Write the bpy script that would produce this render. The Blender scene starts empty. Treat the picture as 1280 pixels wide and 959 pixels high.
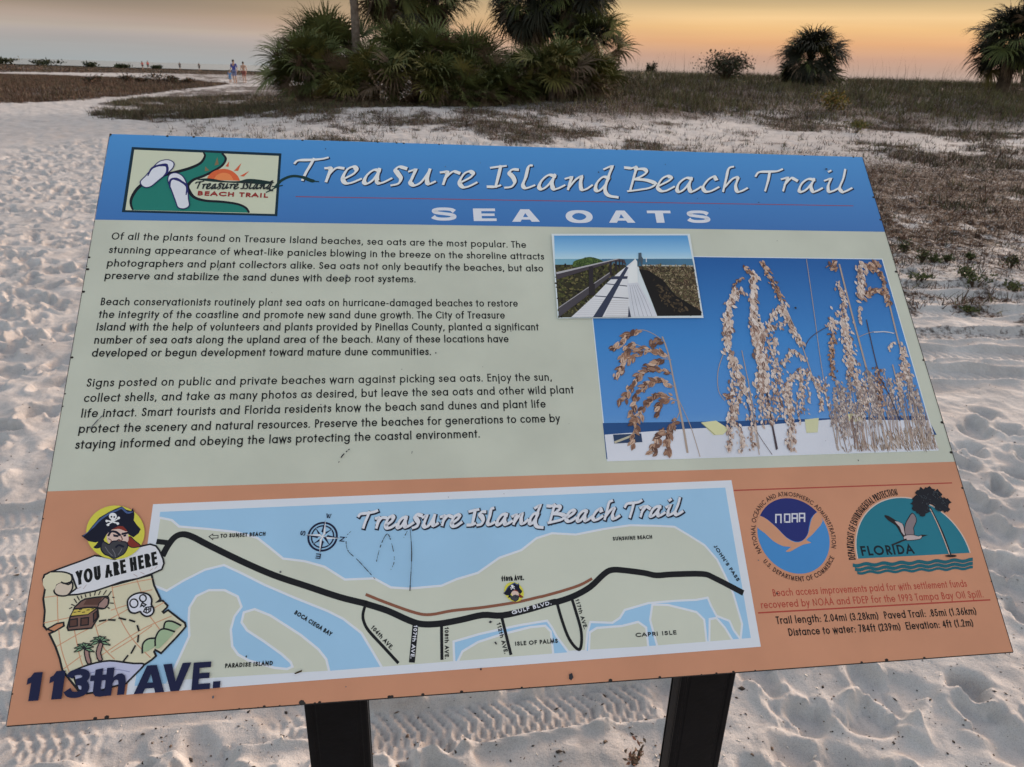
import bpy, math, random
import numpy as np
from mathutils import Vector, Matrix
from mathutils.geometry import tessellate_polygon

# ------------------------------------------------------------------ camera, sky, sun, exposure
sc = bpy.context.scene
COL = sc.collection
IW, IH, FPX = 1280.0, 959.0, 916.24
CAMZ = 1.5
up_c = Vector((0.027148, -0.920274, -0.390332)).normalized()       # world up seen in camera axes (x right, y down, z forward)
fwd = Vector((0, 0, 1)); Yc = (fwd - up_c * fwd.dot(up_c)).normalized(); Xc = Yc.cross(up_c)
RC = Matrix((Xc, Yc, up_c))                                          # camera axes -> world
def cam2world(v): return RC @ Vector(v) + Vector((0, 0, CAMZ))
cam = bpy.data.cameras.new('camera'); camo = bpy.data.objects.new('camera', cam); COL.objects.link(camo)
cam.sensor_width = 36; cam.lens = FPX / IW * 36; cam.clip_start = 0.05; cam.clip_end = 20000
m = RC @ Matrix(((1, 0, 0), (0, -1, 0), (0, 0, -1)))
camo.matrix_world = Matrix.Translation((0, 0, CAMZ)) @ m.to_4x4()
cam.dof.use_dof = True; cam.dof.focus_distance = 1.02; cam.dof.aperture_fstop = 16
sc.camera = camo

SUN_AZ, SUN_EL = math.radians(40), math.radians(10)                   # to the right of the view direction (+Y), low
world = bpy.data.worlds.new('World'); sc.world = world; world.use_nodes = True
wn, wl = world.node_tree.nodes, world.node_tree.links
wn.clear()
def ramp(nodes, stops, interp='LINEAR'):
    r = nodes.new('ShaderNodeValToRGB'); r.color_ramp.interpolation = interp
    e = r.color_ramp.elements
    while len(e) < len(stops): e.new(0.5)
    for i, (p, c) in enumerate(stops): e[i].position = p; e[i].color = (*c, 1)
    return r
def lin(r, g, b):
    f = lambda c: (c / 255 / 12.92) if c <= 10 else ((c / 255 + .055) / 1.055) ** 2.4
    return (f(r), f(g), f(b))
tc = wn.new('ShaderNodeTexCoord'); sx = wn.new('ShaderNodeSeparateXYZ'); wl.new(tc.outputs['Generated'], sx.inputs[0])
# elevation 0..10 degrees mapped to 0..1
el = wn.new('ShaderNodeMapRange'); wl.new(sx.outputs['Z'], el.inputs['Value'])
el.inputs['From Min'].default_value = 0; el.inputs['From Max'].default_value = 0.1736
rR = ramp(wn, [(0, lin(186, 170, 162)), (.05, lin(192, 166, 152)), (.14, lin(206, 164, 140)), (.234, lin(236, 180, 132)), (.32, lin(246, 198, 138)), (.385, lin(248, 208, 152)), (.447, lin(224, 192, 142)), (.51, lin(192, 168, 130)), (.58, lin(164, 150, 118)), (1, lin(150, 146, 142))])
rL = ramp(wn, [(0, lin(166, 171, 172)), (.09, lin(172, 171, 169)), (.16, lin(181, 172, 167)), (.20, lin(187, 174, 162)), (.25, lin(182, 164, 151)), (.30, lin(168, 150, 134)), (.35, lin(152, 137, 122)), (.41, lin(138, 124, 110)), (1, lin(146, 144, 144))])
wl.new(el.outputs[0], rR.inputs[0]); wl.new(el.outputs[0], rL.inputs[0])
azm = wn.new('ShaderNodeMapRange'); azm.interpolation_type = 'SMOOTHSTEP'; wl.new(sx.outputs['X'], azm.inputs['Value'])
azm.inputs['From Min'].default_value = -.5; azm.inputs['From Max'].default_value = .3
mixLR = wn.new('ShaderNodeMix'); mixLR.data_type = 'RGBA'
wl.new(azm.outputs[0], mixLR.inputs['Factor']); wl.new(rL.outputs[0], mixLR.inputs[6]); wl.new(rR.outputs[0], mixLR.inputs[7])
# faint streaks of high cloud in the glow
sv = wn.new('ShaderNodeVectorMath'); sv.operation = 'MULTIPLY'; sv.inputs[1].default_value = (3, 3, 60); wl.new(tc.outputs['Generated'], sv.inputs[0])
nz = wn.new('ShaderNodeTexNoise'); nz.inputs['Scale'].default_value = 1.2; nz.inputs['Detail'].default_value = 3; wl.new(sv.outputs[0], nz.inputs['Vector'])
nm = wn.new('ShaderNodeMapRange'); wl.new(nz.outputs[0], nm.inputs['Value']); nm.inputs['To Min'].default_value = .88; nm.inputs['To Max'].default_value = 1.08
stk = wn.new('ShaderNodeVectorMath'); stk.operation = 'SCALE'; wl.new(mixLR.outputs[2], stk.inputs[0]); wl.new(nm.outputs[0], stk.inputs['Scale'])
sky = wn.new('ShaderNodeTexSky'); sky.sky_type = 'NISHITA'; sky.sun_disc = False
sky.sun_elevation = SUN_EL; sky.sun_rotation = SUN_AZ; sky.air_density = 1.0; sky.dust_density = 1.5; sky.ozone_density = 1.0
bg1 = wn.new('ShaderNodeBackground'); bg1.inputs['Strength'].default_value = 0.15
tint = wn.new('ShaderNodeMix'); tint.data_type = 'RGBA'; tint.blend_type = 'MULTIPLY'; tint.inputs['Factor'].default_value = 1.0
wl.new(sky.outputs[0], tint.inputs[6]); tint.inputs[7].default_value = (1.0, .715, .535, 1); wl.new(tint.outputs[2], bg1.inputs['Color'])
bg2 = wn.new('ShaderNodeBackground'); bg2.inputs['Strength'].default_value = .2; wl.new(stk.outputs[0], bg2.inputs['Color'])
hi = wn.new('ShaderNodeMapRange'); hi.interpolation_type = 'SMOOTHSTEP'; wl.new(sx.outputs['Z'], hi.inputs['Value'])
hi.inputs['From Min'].default_value = .115; hi.inputs['From Max'].default_value = .30
ms = wn.new('ShaderNodeMixShader'); wl.new(hi.outputs[0], ms.inputs[0]); wl.new(bg2.outputs[0], ms.inputs[1]); wl.new(bg1.outputs[0], ms.inputs[2])
wo = wn.new('ShaderNodeOutputWorld'); wl.new(ms.outputs[0], wo.inputs[0])

sun = bpy.data.lights.new('sun', 'SUN'); suno = bpy.data.objects.new('sun', sun); COL.objects.link(suno)
sun.energy = .58; sun.angle = math.radians(10); sun.color = (1.0, .92, .83)
sdir = Vector((math.sin(SUN_AZ) * math.cos(SUN_EL), math.cos(SUN_AZ) * math.cos(SUN_EL), math.sin(SUN_EL)))
suno.rotation_euler = sdir.to_track_quat('Z', 'Y').to_euler()
sc.view_settings.view_transform = 'Standard'; sc.view_settings.look = 'None'; sc.view_settings.gamma = 1.0
sc.view_settings.use_curve_mapping = False
sc.view_settings.exposure = 2.3

# ------------------------------------------------------------------ helpers
def tag(o, label=None, cat=None, group=None, kind=None):
    if label: o['label'] = label
    if cat: o['category'] = cat
    if group: o['group'] = group
    if kind: o['kind'] = kind
    return o
def link(name, mesh, parent=None):
    o = bpy.data.objects.new(name, mesh); COL.objects.link(o)
    if parent is not None: o.parent = parent
    return o
def empty(name, loc=(0, 0, 0), rz=0.0):
    o = bpy.data.objects.new(name, None); COL.objects.link(o); o.location = loc; o.rotation_euler = (0, 0, rz)
    o.empty_display_size = .2
    return o
def mesh_np(name, V, F, mats, mi=None, smooth=False):
    """V (n,3), F list of index tuples or (m,k) array"""
    me = bpy.data.meshes.new(name)
    if isinstance(F, np.ndarray):
        n, k = F.shape
        me.vertices.add(len(V)); me.vertices.foreach_set('co', np.asarray(V, np.float32).ravel())
        me.loops.add(n * k); me.loops.foreach_set('vertex_index', F.astype(np.int32).ravel())
        me.polygons.add(n); me.polygons.foreach_set('loop_start', np.arange(0, n * k, k, dtype=np.int32))
        if mi is not None: me.polygons.foreach_set('material_index', np.asarray(mi, np.int32))
        if smooth: me.polygons.foreach_set('use_smooth', np.ones(n, bool))
        me.update(calc_edges=True); me.validate()
    else:
        me.from_pydata([tuple(v) for v in V], [], [tuple(f) for f in F])
        if mi is not None: me.polygons.foreach_set('material_index', np.asarray(mi, np.int32))
        if smooth: me.polygons.foreach_set('use_smooth', np.ones(len(me.polygons), bool))
        me.update()
    for mt in mats: me.materials.append(mt)
    return me
def copy_tree(o, parent=None):
    c = o.copy(); COL.objects.link(c); c.parent = parent
    for ch in list(o.children): copy_tree(ch, c)
    return c

def mat(name, c, rough=.6, spec=.3, var=.0, vscale=5.0, c2=None, bump=0.0, bscale=50.0, coord='Object'):
    mt = bpy.data.materials.new(name); mt.use_nodes = True
    n, l = mt.node_tree.nodes, mt.node_tree.links
    p = n['Principled BSDF']; p.inputs['Roughness'].default_value = rough; p.inputs['Specular IOR Level'].default_value = spec
    p.inputs['Base Color'].default_value = (*c, 1)
    t = n.new('ShaderNodeTexCoord')
    if var or c2:
        nz = n.new('ShaderNodeTexNoise'); nz.inputs['Scale'].default_value = vscale; nz.inputs['Detail'].default_value = 5
        l.new(t.outputs[coord], nz.inputs['Vector'])
        a = c2 if c2 else tuple(min(1, x * (1 + var)) for x in c); b = c if c2 else tuple(x * (1 - var) for x in c)
        r = ramp(n, [(.35, b), (.65, a)]); l.new(nz.outputs[0], r.inputs[0]); l.new(r.outputs[0], p.inputs['Base Color'])
    if bump:
        nb = n.new('ShaderNodeTexNoise'); nb.inputs['Scale'].default_value = bscale; nb.inputs['Detail'].default_value = 4
        l.new(t.outputs[coord], nb.inputs['Vector'])
        bn = n.new('ShaderNodeBump'); bn.inputs['Strength'].default_value = bump; bn.inputs['Distance'].default_value = .01
        l.new(nb.outputs[0], bn.inputs['Height']); l.new(bn.outputs[0], p.inputs['Normal'])
    return mt

# value noise -------------------------------------------------------
def _h(ix, iy, s):
    ix = ix.astype(np.int64); iy = iy.astype(np.int64)
    h = (ix * 374761393 + iy * 668265263 + s * 1274126177) & 0xffffffff
    h = ((h ^ (h >> 13)) * 1274126177) & 0xffffffff
    h = h ^ (h >> 16)
    return (h & 0xffff) / 65535.0
def vn(x, y, s=0):
    ix, iy = np.floor(x), np.floor(y); fx, fy = x - ix, y - iy
    fx = fx * fx * (3 - 2 * fx); fy = fy * fy * (3 - 2 * fy)
    a, b, c, d = _h(ix, iy, s), _h(ix + 1, iy, s), _h(ix, iy + 1, s), _h(ix + 1, iy + 1, s)
    return (a + (b - a) * fx) * (1 - fy) + (c + (d - c) * fx) * fy
def fbm(x, y, o=4, s=0):
    t, amp, tot = 0, 1, 0
    for i in range(o):
        t = t + amp * vn(x, y, s + i * 7); tot += amp; amp *= .5; x = x * 2.03 + 3.1; y = y * 2.03 + 1.7
    return t / tot
def ss(a, b, x):
    t = np.clip((x - a) / (b - a), 0, 1); return t * t * (3 - 2 * t)

# ------------------------------------------------------------------ terrain
def base_h(x, y):
    x = np.asarray(x, float); y = np.asarray(y, float)
    d = np.maximum(np.hypot(x, y), .01); a = x / np.maximum(y, .3)
    z = 1.20 * ss(20, 38, y) * ss(-.12, .16, a) * (1 - .35 * ss(60, 120, y))
    z = z + .30 * ss(9, 20, y) * ss(-.5, -.2, a) * (1 - ss(60, 100, y))
    z = z + (fbm(x / 6, y / 6, 3, 11) - .5) * (.42 - .24 * ss(24, 34, y)) * ss(8, 20, y) * ss(-.55, -.3, a) * (1 - .5 * ss(60, 150, y))
    z = z + (fbm(x / 14, y / 14, 2, 17) - .5) * .25 * ss(18, 40, d)
    z = z - 1.3 * ss(150, 360, y)
    return z
def ray(px, py):
    return (RC @ Vector(((px - 640) / FPX, (py - 479.5) / FPX, 1))).normalized()
def at(px, py, extra=0.0):
    """the terrain point seen at a photo pixel"""
    d = ray(px, py); t = 1.0; prev = 0
    for i in range(4000):
        p = d * t
        if CAMZ + p.z < float(base_h(p.x, p.y)) + extra: break
        prev = t; t *= 1.01
        if t > 3000: break
    return Vector((p.x, p.y, float(base_h(p.x, p.y))))
def col_at(px, dist):
    """terrain point in the column of photo pixel px at horizontal distance dist"""
    d = ray(px, 92); k = dist / math.hypot(d.x, d.y)
    x, y = d.x * k, d.y * k
    return Vector((x, y, float(base_h(x, y))))

# fine relief raster for the near sand: footprints, hummocks, tyre tracks
rng = np.random.default_rng(5)
RX0, RX1, RY0, RY1, RS = -9.0, 9.0, .6, 16.0, .0125
nx, ny = int((RX1 - RX0) / RS), int((RY1 - RY0) / RS)
gx = RX0 + np.arange(nx) * RS; gy = RY0 + np.arange(ny) * RS
GX, GY = np.meshgrid(gx, gy)
def ridged(x, y, s): return 1 - np.abs(2 * fbm(x, y, 3, s) - 1) * 2.2
REL = (fbm(GX * 2.2, GY * 2.2, 4, 3) - .5) * .055 + ridged(GX * 1.9, GY * 1.9, 13) * .008 + (ridged(GX * 4.6, GY * 4.6, 19) - .5) * .005 + (fbm(GX * 8, GY * 8, 3, 9) - .5) * .024
TRK = np.zeros_like(REL)
def stamp(cx, cy, ang, L, W, depth, rim):
    R = max(L, W) * 1.5
    i0, i1 = int((cx - R - RX0) / RS), int((cx + R - RX0) / RS) + 1
    j0, j1 = int((cy - R - RY0) / RS), int((cy + R - RY0) / RS) + 1
    i0, j0 = max(i0, 0), max(j0, 0); i1, j1 = min(i1, nx), min(j1, ny)
    if i1 <= i0 or j1 <= j0: return
    X, Y = GX[j0:j1, i0:i1] - cx, GY[j0:j1, i0:i1] - cy
    c, s = math.cos(ang), math.sin(ang); u = (X * c + Y * s) / L * 2; v = (-X * s + Y * c) / W * 2
    v = v * (1 + .25 * np.sign(u)) ; r = np.sqrt(u * u + v * v)
    w = 1 - ss(.55, 1.05, r)
    cur = REL[j0:j1, i0:i1]
    REL[j0:j1, i0:i1] = cur * (1 - .75 * w) - depth * w + rim * np.exp(-((r - 1.18) / .22) ** 2) * (.55 + .45 * u / np.maximum(r, .01))
N = 11000
for i in range(N):
    cx = rng.uniform(RX0, RX1); cy = RY0 + (RY1 - RY0) * rng.random() ** 1.0
    a = cx / cy
    dens = 1.0
    if cy > 5.0 and a > .12 + .3 * (rng.random() - .5): dens = .18
    if 3.2 < cy < 5.2 and a > .25: dens = .04
    if rng.random() > dens: continue
    ang = rng.normal(math.pi / 2 + .25, .6) + (math.pi if rng.random() < .5 else 0)
    stamp(cx, cy, ang, rng.uniform(.11, .26), rng.uniform(.07, .13), rng.uniform(.011, .034), rng.uniform(.007, .020))
# tyre tracks: lines in the ground plane with a given direction
def track(p, q, width, depth, tread, pitch=.032, skew=.7, keep=.7):
    global REL
    p, q = np.array(p[:2]), np.array(q[:2]); t = (q - p) / np.linalg.norm(q - p); n = np.array((-t[1], t[0]))
    wob = (fbm(GX * .6, GY * 0 + p[1], 2, 23) - .5) * .12
    S = (GX - p[0]) * t[0] + (GY - p[1]) * t[1]; D = (GX - p[0]) * n[0] + (GY - p[1]) * n[1] + wob
    ends = np.linalg.norm(q - p); e = np.abs(D) / (width / 2)
    w = (1 - ss(.86, 1.04, e)) * ss(-.1, .1, S + .1) * ss(-.1, .1, ends - S); 
    rim = np.exp(-((e - 1.16) / .14) ** 2) * .013 * ss(-.1, .1, S + .1) * ss(-.1, .1, ends - S)
    ph = (S + skew * np.abs(D)) / pitch
    tr = (ss(.2, .4, ph % 1) - ss(.75, .95, ph % 1)) - .5
    brk = ss(.15, .38, fbm(GX * 1.3, GY * 1.3, 2, 41))
    lug = tr * tread * (1 - ss(.75, .9, e)) * brk * w
    keepm = keep * w
    REL = REL * (1 - keepm) + w * (-depth) + rim * brk + w * lug
def flat(px, py):
    d = ray(px, py); k = CAMZ / -d.z; return (d.x * k, d.y * k)
track(flat(463, 921), flat(833, 874), .15, .022, .012)
track(flat(-40, 905), flat(480, 857), .15, .020, .011)
track(flat(-60, 951), flat(400, 905), .14, .016, .010)
track(flat(-80, 783), flat(140, 760), .15, .016, .011)
track(flat(-80, 710), flat(150, 695), .15, .016, .010)
for py, wd in ((650, .16), (676, .14), (742, .15), (810, .14), (846, .15)):
    track(flat(-120, py + 8), flat(230, py - 18), wd, .014, .006, .035, .5, .9)
for py, wd in ((360, .26), (372, .22), (392, .24), (418, .22), (444, .25), (470, .2)):
    track(flat(1000, py - 6), flat(1500, py + 6), wd, .022, .010, .06, .5, .9)
def relief(x, y):
    fx = np.clip((x - RX0) / RS, 0, nx - 1.001); fy = np.clip((y - RY0) / RS, 0, ny - 1.001)
    ix, iy = fx.astype(int), fy.astype(int); fx, fy = fx - ix, fy - iy
    z = (REL[iy, ix] * (1 - fx) + REL[iy, ix + 1] * fx) * (1 - fy) + (REL[iy + 1, ix] * (1 - fx) + REL[iy + 1, ix + 1] * fx) * fy
    edge = ss(0, .5, np.minimum(np.minimum(x - RX0, RX1 - x), np.minimum(y - RY0, RY1 - y)))
    far = (fbm(x * 2.2, y * 2.2, 3, 3) - .5) * .075 + (fbm(x * 5, y * 5, 2, 9) - .5) * .05
    z = z * 1.12
    return z * edge + far * (1 - edge) * ss(1000, 60, np.hypot(x, y))

def inpoly(x, y, P):
    r = np.zeros(x.shape, bool); n = len(P); j = n - 1
    for i in range(n):
        xi, yi = P[i]; xj, yj = P[j]
        c = ((yi > y) != (yj > y)) & (x < (xj - xi) * (y - yi) / (yj - yi + 1e-12) + xi)
        r ^= c; j = i
    return r
def zone(pts): return [tuple(at(px, py)[:2]) for px, py in pts]
Z_FIELD = zone([(-300, 150), (-120, 138), (0, 129), (60, 128), (140, 122), (230, 112.5), (286, 105.5), (250, 102.3), (120, 96.5), (60, 92.8), (-60, 91), (-300, 88)])
Z_STRIP = zone([(-200, 89.5), (0, 90.3), (60, 90.8), (230, 92.6), (330, 94), (420, 97), (420, 92), (330, 86.8), (230, 83.6), (130, 81.2), (0, 79.6), (-200, 75.5)])
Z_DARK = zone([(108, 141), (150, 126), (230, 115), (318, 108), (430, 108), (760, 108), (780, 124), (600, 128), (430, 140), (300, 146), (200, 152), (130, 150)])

def scrub(x, y): return fbm(x * .75, y * .55, 5, 151)
def litter(x, y):
    """how much dry plant litter covers the sand, 0..1 (a property of the ground itself)"""
    a = x / np.maximum(y, .3); d = y
    wig = (fbm(x / 2.5, y / 2.5, 3, 31) - .5)
    n = fbm(x * 1.1, y * 1.1, 4, 51)
    n2 = fbm(x * 3.3, y * 3.3, 3, 61)
    right = ss(-.49, -.40, a + wig * .10)
    n5 = fbm(x * 6.5, y * 6.5, 3, 67)
    L = ss(.525, .60, scrub(x, y) * .75 + n5 * .25 + .03 * ss(22, 25, d)) * ss(9, 12, d + wig * 3) * right * .85
    brown = ss(5.7, 7.4, d + wig * 3.0) * ss(16, 12, d + wig * 3) * ss(-.1, .25, a)
    L = np.maximum(L, brown * ss(.31, .43, n * .4 + n2 * .3 + n5 * .3))
    edge = ss(4.6, 5.6, d + wig * 2) * ss(9, 6, d) * ss(.1, .3, a)
    L = np.maximum(L, edge * ss(.54, .64, n2) * .7)
    ridge = ss(21, 27, d + wig * 7) * ss(-.12, .08, a)
    L = np.maximum(L, ridge * (.72 + .28 * ss(.3, .5, n)))
    L = np.maximum(L, np.where(inpoly(x + wig * .8, y + wig * 3, Z_FIELD), .95, 0) * (.7 + .3 * ss(.3, .5, n)))
    L = np.maximum(L, np.where(inpoly(x, y + wig * 12, Z_STRIP), .95, 0))
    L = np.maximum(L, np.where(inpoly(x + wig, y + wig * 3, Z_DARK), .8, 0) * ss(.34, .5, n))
    L = np.maximum(L, ss(.52, .6, n) * .7 * ss(90, 140, d) * ss(260, 200, d) * (a < -.1))
    return L

# ground sheet: polar grid centred under the camera, dense in front
half = math.radians(43)
ang = np.concatenate([np.linspace(-math.pi, -half, 70)[:-1], np.linspace(-half, half, 860), np.linspace(half, math.pi, 70)[1:]])
rad = [0.05, .3, .6, .8, .95]
r = 1.05
while r < 6000:
    rad.append(r); r *= 1 + (.0031 if r < 5 else .0031 + .012 * min(1, (r - 5) / 25) + .05 * min(1, max(0, r - 120) / 900))
rad = np.array(rad)
A, R = np.meshgrid(ang, rad)
GXv, GYv = (R * np.sin(A)).ravel(), (R * np.cos(A)).ravel()
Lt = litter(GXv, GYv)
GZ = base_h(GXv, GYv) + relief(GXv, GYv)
GZ = GZ + Lt * (fbm(GXv * 8, GYv * 8, 3, 77) - .3) * .05 * (GYv < 40)
na, nr = len(ang), len(rad)
I = np.arange(nr * na).reshape(nr, na)
F = np.stack([I[:-1, :-1], I[:-1, 1:], I[1:, 1:], I[1:, :-1]], -1).reshape(-1, 4)[:, ::-1]
gm = mesh_np('sand_ground', np.stack([GXv, GYv, GZ], 1), np.ascontiguousarray(F), [], smooth=True)
at_l = gm.attributes.new('litter', 'FLOAT', 'POINT'); at_l.data.foreach_set('value', Lt.astype(np.float32))

gmat = bpy.data.materials.new('sand'); gmat.use_nodes = True
n, l = gmat.node_tree.nodes, gmat.node_tree.links; p = n['Principled BSDF']
p.inputs['Roughness'].default_value = .95; p.inputs['Specular IOR Level'].default_value = .1
t = n.new('ShaderNodeTexCoord')
def noise(scale, det=4, rough=.55):
    z = n.new('ShaderNodeTexNoise'); z.inputs['Scale'].default_value = scale; z.inputs['Detail'].default_value = det; z.inputs['Roughness'].default_value = rough
    l.new(t.outputs['Object'], z.inputs['Vector']); return z
n1 = noise(3.2, 7, .65); n2 = noise(380, 2); n3 = noise(26, 6, .7); n4 = noise(5, 6, .65)
rs = ramp(n, [(.3, (.365, .352, .354)), (.5, (.455, .444, .446)), (.72, (.555, .545, .546))]); l.new(n1.outputs[0], rs.inputs[0])
rg = ramp(n, [(.30, (.70, .70, .71)), (.5, (1, 1, 1)), (.72, (1.08, 1.07, 1.05))]); l.new(n2.outputs[0], rg.inputs[0])
mg = n.new('ShaderNodeMix'); mg.data_type = 'RGBA'; mg.blend_type = 'MULTIPLY'; mg.inputs['Factor'].default_value = .8
l.new(rs.outputs[0], mg.inputs[6]); l.new(rg.outputs[0], mg.inputs[7])
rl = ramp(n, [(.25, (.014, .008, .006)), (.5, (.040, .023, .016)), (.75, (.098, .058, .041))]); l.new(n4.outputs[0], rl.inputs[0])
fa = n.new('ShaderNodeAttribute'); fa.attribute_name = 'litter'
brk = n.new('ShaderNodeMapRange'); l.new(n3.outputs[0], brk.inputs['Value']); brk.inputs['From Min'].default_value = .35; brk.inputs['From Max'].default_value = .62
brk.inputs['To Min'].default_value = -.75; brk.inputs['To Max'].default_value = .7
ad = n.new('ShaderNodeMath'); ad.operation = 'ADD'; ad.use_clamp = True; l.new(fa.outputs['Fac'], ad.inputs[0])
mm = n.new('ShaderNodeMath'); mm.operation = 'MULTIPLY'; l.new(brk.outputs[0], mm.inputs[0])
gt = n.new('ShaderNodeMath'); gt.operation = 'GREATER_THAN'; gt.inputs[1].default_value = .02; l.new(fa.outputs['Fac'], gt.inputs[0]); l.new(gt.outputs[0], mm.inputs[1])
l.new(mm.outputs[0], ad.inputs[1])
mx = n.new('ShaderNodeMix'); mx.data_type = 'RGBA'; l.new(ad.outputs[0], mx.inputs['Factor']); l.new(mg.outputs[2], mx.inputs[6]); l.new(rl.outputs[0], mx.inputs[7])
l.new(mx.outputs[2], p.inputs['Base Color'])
b0 = n.new('ShaderNodeBump'); b0.inputs['Strength'].default_value = .5; b0.inputs['Distance'].default_value = .05; n6 = noise(5.5, 3); l.new(n6.outputs[0], b0.inputs['Height'])
bp = n.new('ShaderNodeBump'); l.new(b0.outputs[0], bp.inputs['Normal']); bp.inputs['Strength'].default_value = .55; bp.inputs['Distance'].default_value = .012
b2 = n.new('ShaderNodeBump'); b2.inputs['Strength'].default_value = .35; b2.inputs['Distance'].default_value = .0015
l.new(n3.outputs[0], bp.inputs['Height']); l.new(n2.outputs[0], b2.inputs['Height']); l.new(bp.outputs[0], b2.inputs['Normal']); l.new(b2.outputs[0], p.inputs['Normal'])
gm.materials.append(gmat)
tag(link('sand_ground', gm), kind='structure')

# sea
wm = mat('sea_water', lin(96, 108, 120), .25, .5, bump=.6, bscale=.4)
xs = np.linspace(-6000, 6000, 9); ys = np.array([330, 700, 1500, 4000, 9000.])
X, Y = np.meshgrid(xs, ys); I = np.arange(X.size).reshape(X.shape)
F = np.stack([I[:-1, :-1], I[:-1, 1:], I[1:, 1:], I[1:, :-1]], -1).reshape(-1, 4)
tag(link('sea', mesh_np('sea', np.stack([X.ravel(), Y.ravel(), np.full(X.size, -.82)], 1), F, [wm])), kind='structure')
# ------------------------------------------------------------------ vegetation
def ground_z(x, y): return base_h(x, y) + relief(np.asarray(x, float), np.asarray(y, float))
def blades(B, H, lean, az, w, segs=2, curl=.5):
    """B (n,3) roots; H heights; lean radians; az heading; w widths -> verts, quads"""
    n = len(B); out = []
    hx, hy = np.cos(az), np.sin(az)
    fa_ = rng.uniform(0, 2 * np.pi, n); sxv, syv = np.cos(fa_), np.sin(fa_)
    px = np.zeros(n); pz = np.zeros(n)
    for k in range(segs + 1):
        f = k / segs; ww = w * (1 - f) * .5 + .0006
        out.append(np.stack([B[:, 0] + hx * px - sxv * ww, B[:, 1] + hy * px - syv * ww, B[:, 2] + pz], 1))
        out.append(np.stack([B[:, 0] + hx * px + sxv * ww, B[:, 1] + hy * px + syv * ww, B[:, 2] + pz], 1))
        an = lean + curl * f; px = px + np.sin(an) * H / segs; pz = pz + np.cos(an) * H / segs
    V = np.stack(out, 1).reshape(-1, 3); k = 2 * (segs + 1); base = np.arange(n)[:, None] * k
    F = np.concatenate([base + np.array([[2 * s, 2 * s + 1, 2 * s + 3, 2 * s + 2]]) for s in range(segs)], 0)
    return V, F
def leafmat(name, c, c2=None, vs=1.5, tr=.0):
    return mat(name, c, .65, .25, var=.35, vscale=vs, c2=c2)
M_dry = [leafmat('dry_stem', (.045, .029, .021)), leafmat('straw', (.13, .092, .062)), leafmat('dull_green_blade', (.066, .070, .030)), leafmat('olive_blade', (.115, .105, .042)), leafmat('rust_stem', (.10, .048, .029))]
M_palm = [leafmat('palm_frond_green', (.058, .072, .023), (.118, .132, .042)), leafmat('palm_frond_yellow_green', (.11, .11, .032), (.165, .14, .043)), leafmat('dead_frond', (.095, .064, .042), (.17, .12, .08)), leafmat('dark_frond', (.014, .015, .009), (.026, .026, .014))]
M_trunk = mat('palm_trunk_bark', (.11, .085, .07), .9, .1, c2=(.19, .155, .13), vscale=9, bump=.8, bscale=14)
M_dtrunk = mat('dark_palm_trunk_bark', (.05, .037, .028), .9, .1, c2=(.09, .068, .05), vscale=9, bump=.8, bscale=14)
M_twig = mat('twig_bark', (.07, .05, .036), .9, .1)

def tufts(pts, nb, hmin, hmax, lean, width, mats_w, spread=.05):
    """clumps of blades at pts"""
    pts = np.asarray(pts)
    k = len(pts); nbv = np.full(k, nb); idx = np.repeat(np.arange(k), nbv); n = len(idx)
    sc_ = rng.uniform(.6, 1.25, k)[idx]
    B = pts[idx] + np.concatenate([rng.normal(0, spread, (n, 2)) * sc_[:, None], np.zeros((n, 1))], 1)
    H = rng.uniform(hmin, hmax, n) * sc_
    V, F = blades(B, H, np.abs(rng.normal(lean, lean * .6, n)), rng.uniform(0, 2 * np.pi, n), width * rng.uniform(.6, 1.4, n))
    segs = len(F) // n
    cm = rng.choice(len(mats_w), k, p=np.array(mats_w) / sum(mats_w))[idx]
    sw = rng.random(n) < .25; cm = np.where(sw, rng.choice(len(mats_w), n, p=np.array(mats_w) / sum(mats_w)), cm)
    return V, F, np.tile(cm, segs)
def join(parts):
    V, F, M, o = [], [], [], 0
    for v, f, m_ in parts: V.append(v); F.append(f + o); M.append(m_); o += len(v)
    return np.concatenate(V), np.concatenate(F), np.concatenate(M)
def scatter(n, fn, amin, amax, dmin, dmax, power=1.0):
    a = rng.uniform(amin, amax, n); d = dmin + (dmax - dmin) * rng.random(n) ** power
    x, y = a * d, d
    keep = rng.random(n) < fn(x, y)
    x, y = x[keep], y[keep]
    return np.stack([x, y, base_h(x, y) + relief(x, y) - .01], 1)

# low dry ground cover over the dune
P1 = scatter(44000, lambda x, y: litter(x, y) * .8 + .02 * (x / y > -.35), -.55, .85, 5.2, 20, 1.1)
P2 = scatter(9000, lambda x, y: litter(x, y) * .5, -.5, .85, 20, 34)
def sprig_d(x, y): return ss(-.5, -.38, x / y) * ss(8.5, 11, y) * ss(31, 25, y) * (.02 + .95 * ss(.515, .59, scrub(x, y)) + .22 * ss(.5, .6, fbm(x * 3, y * 3, 3, 171)))
P8 = scatter(26000, sprig_d, -.5, .85, 8.5, 31)
t8 = tufts(P8, 7, .06, .19, .5, .011, [.50, .05, .31, .03, .11], .06)
t1 = tufts(P1, 7, .03, .12, .8, .007, [.50, .03, .08, .02, .37], .06)
t2 = tufts(P2, 7, .08, .24, .6, .016, [.44, .22, .16, .05, .13], .10)
V, F, M = join([t1, t2, t8])
tag(link('dry_ground_cover', mesh_np('dry_ground_cover', V, F, M_dry, M)), 'low brown dry ground cover and litter scattered over the white dune sand', 'ground cover', kind='stuff')
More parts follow.
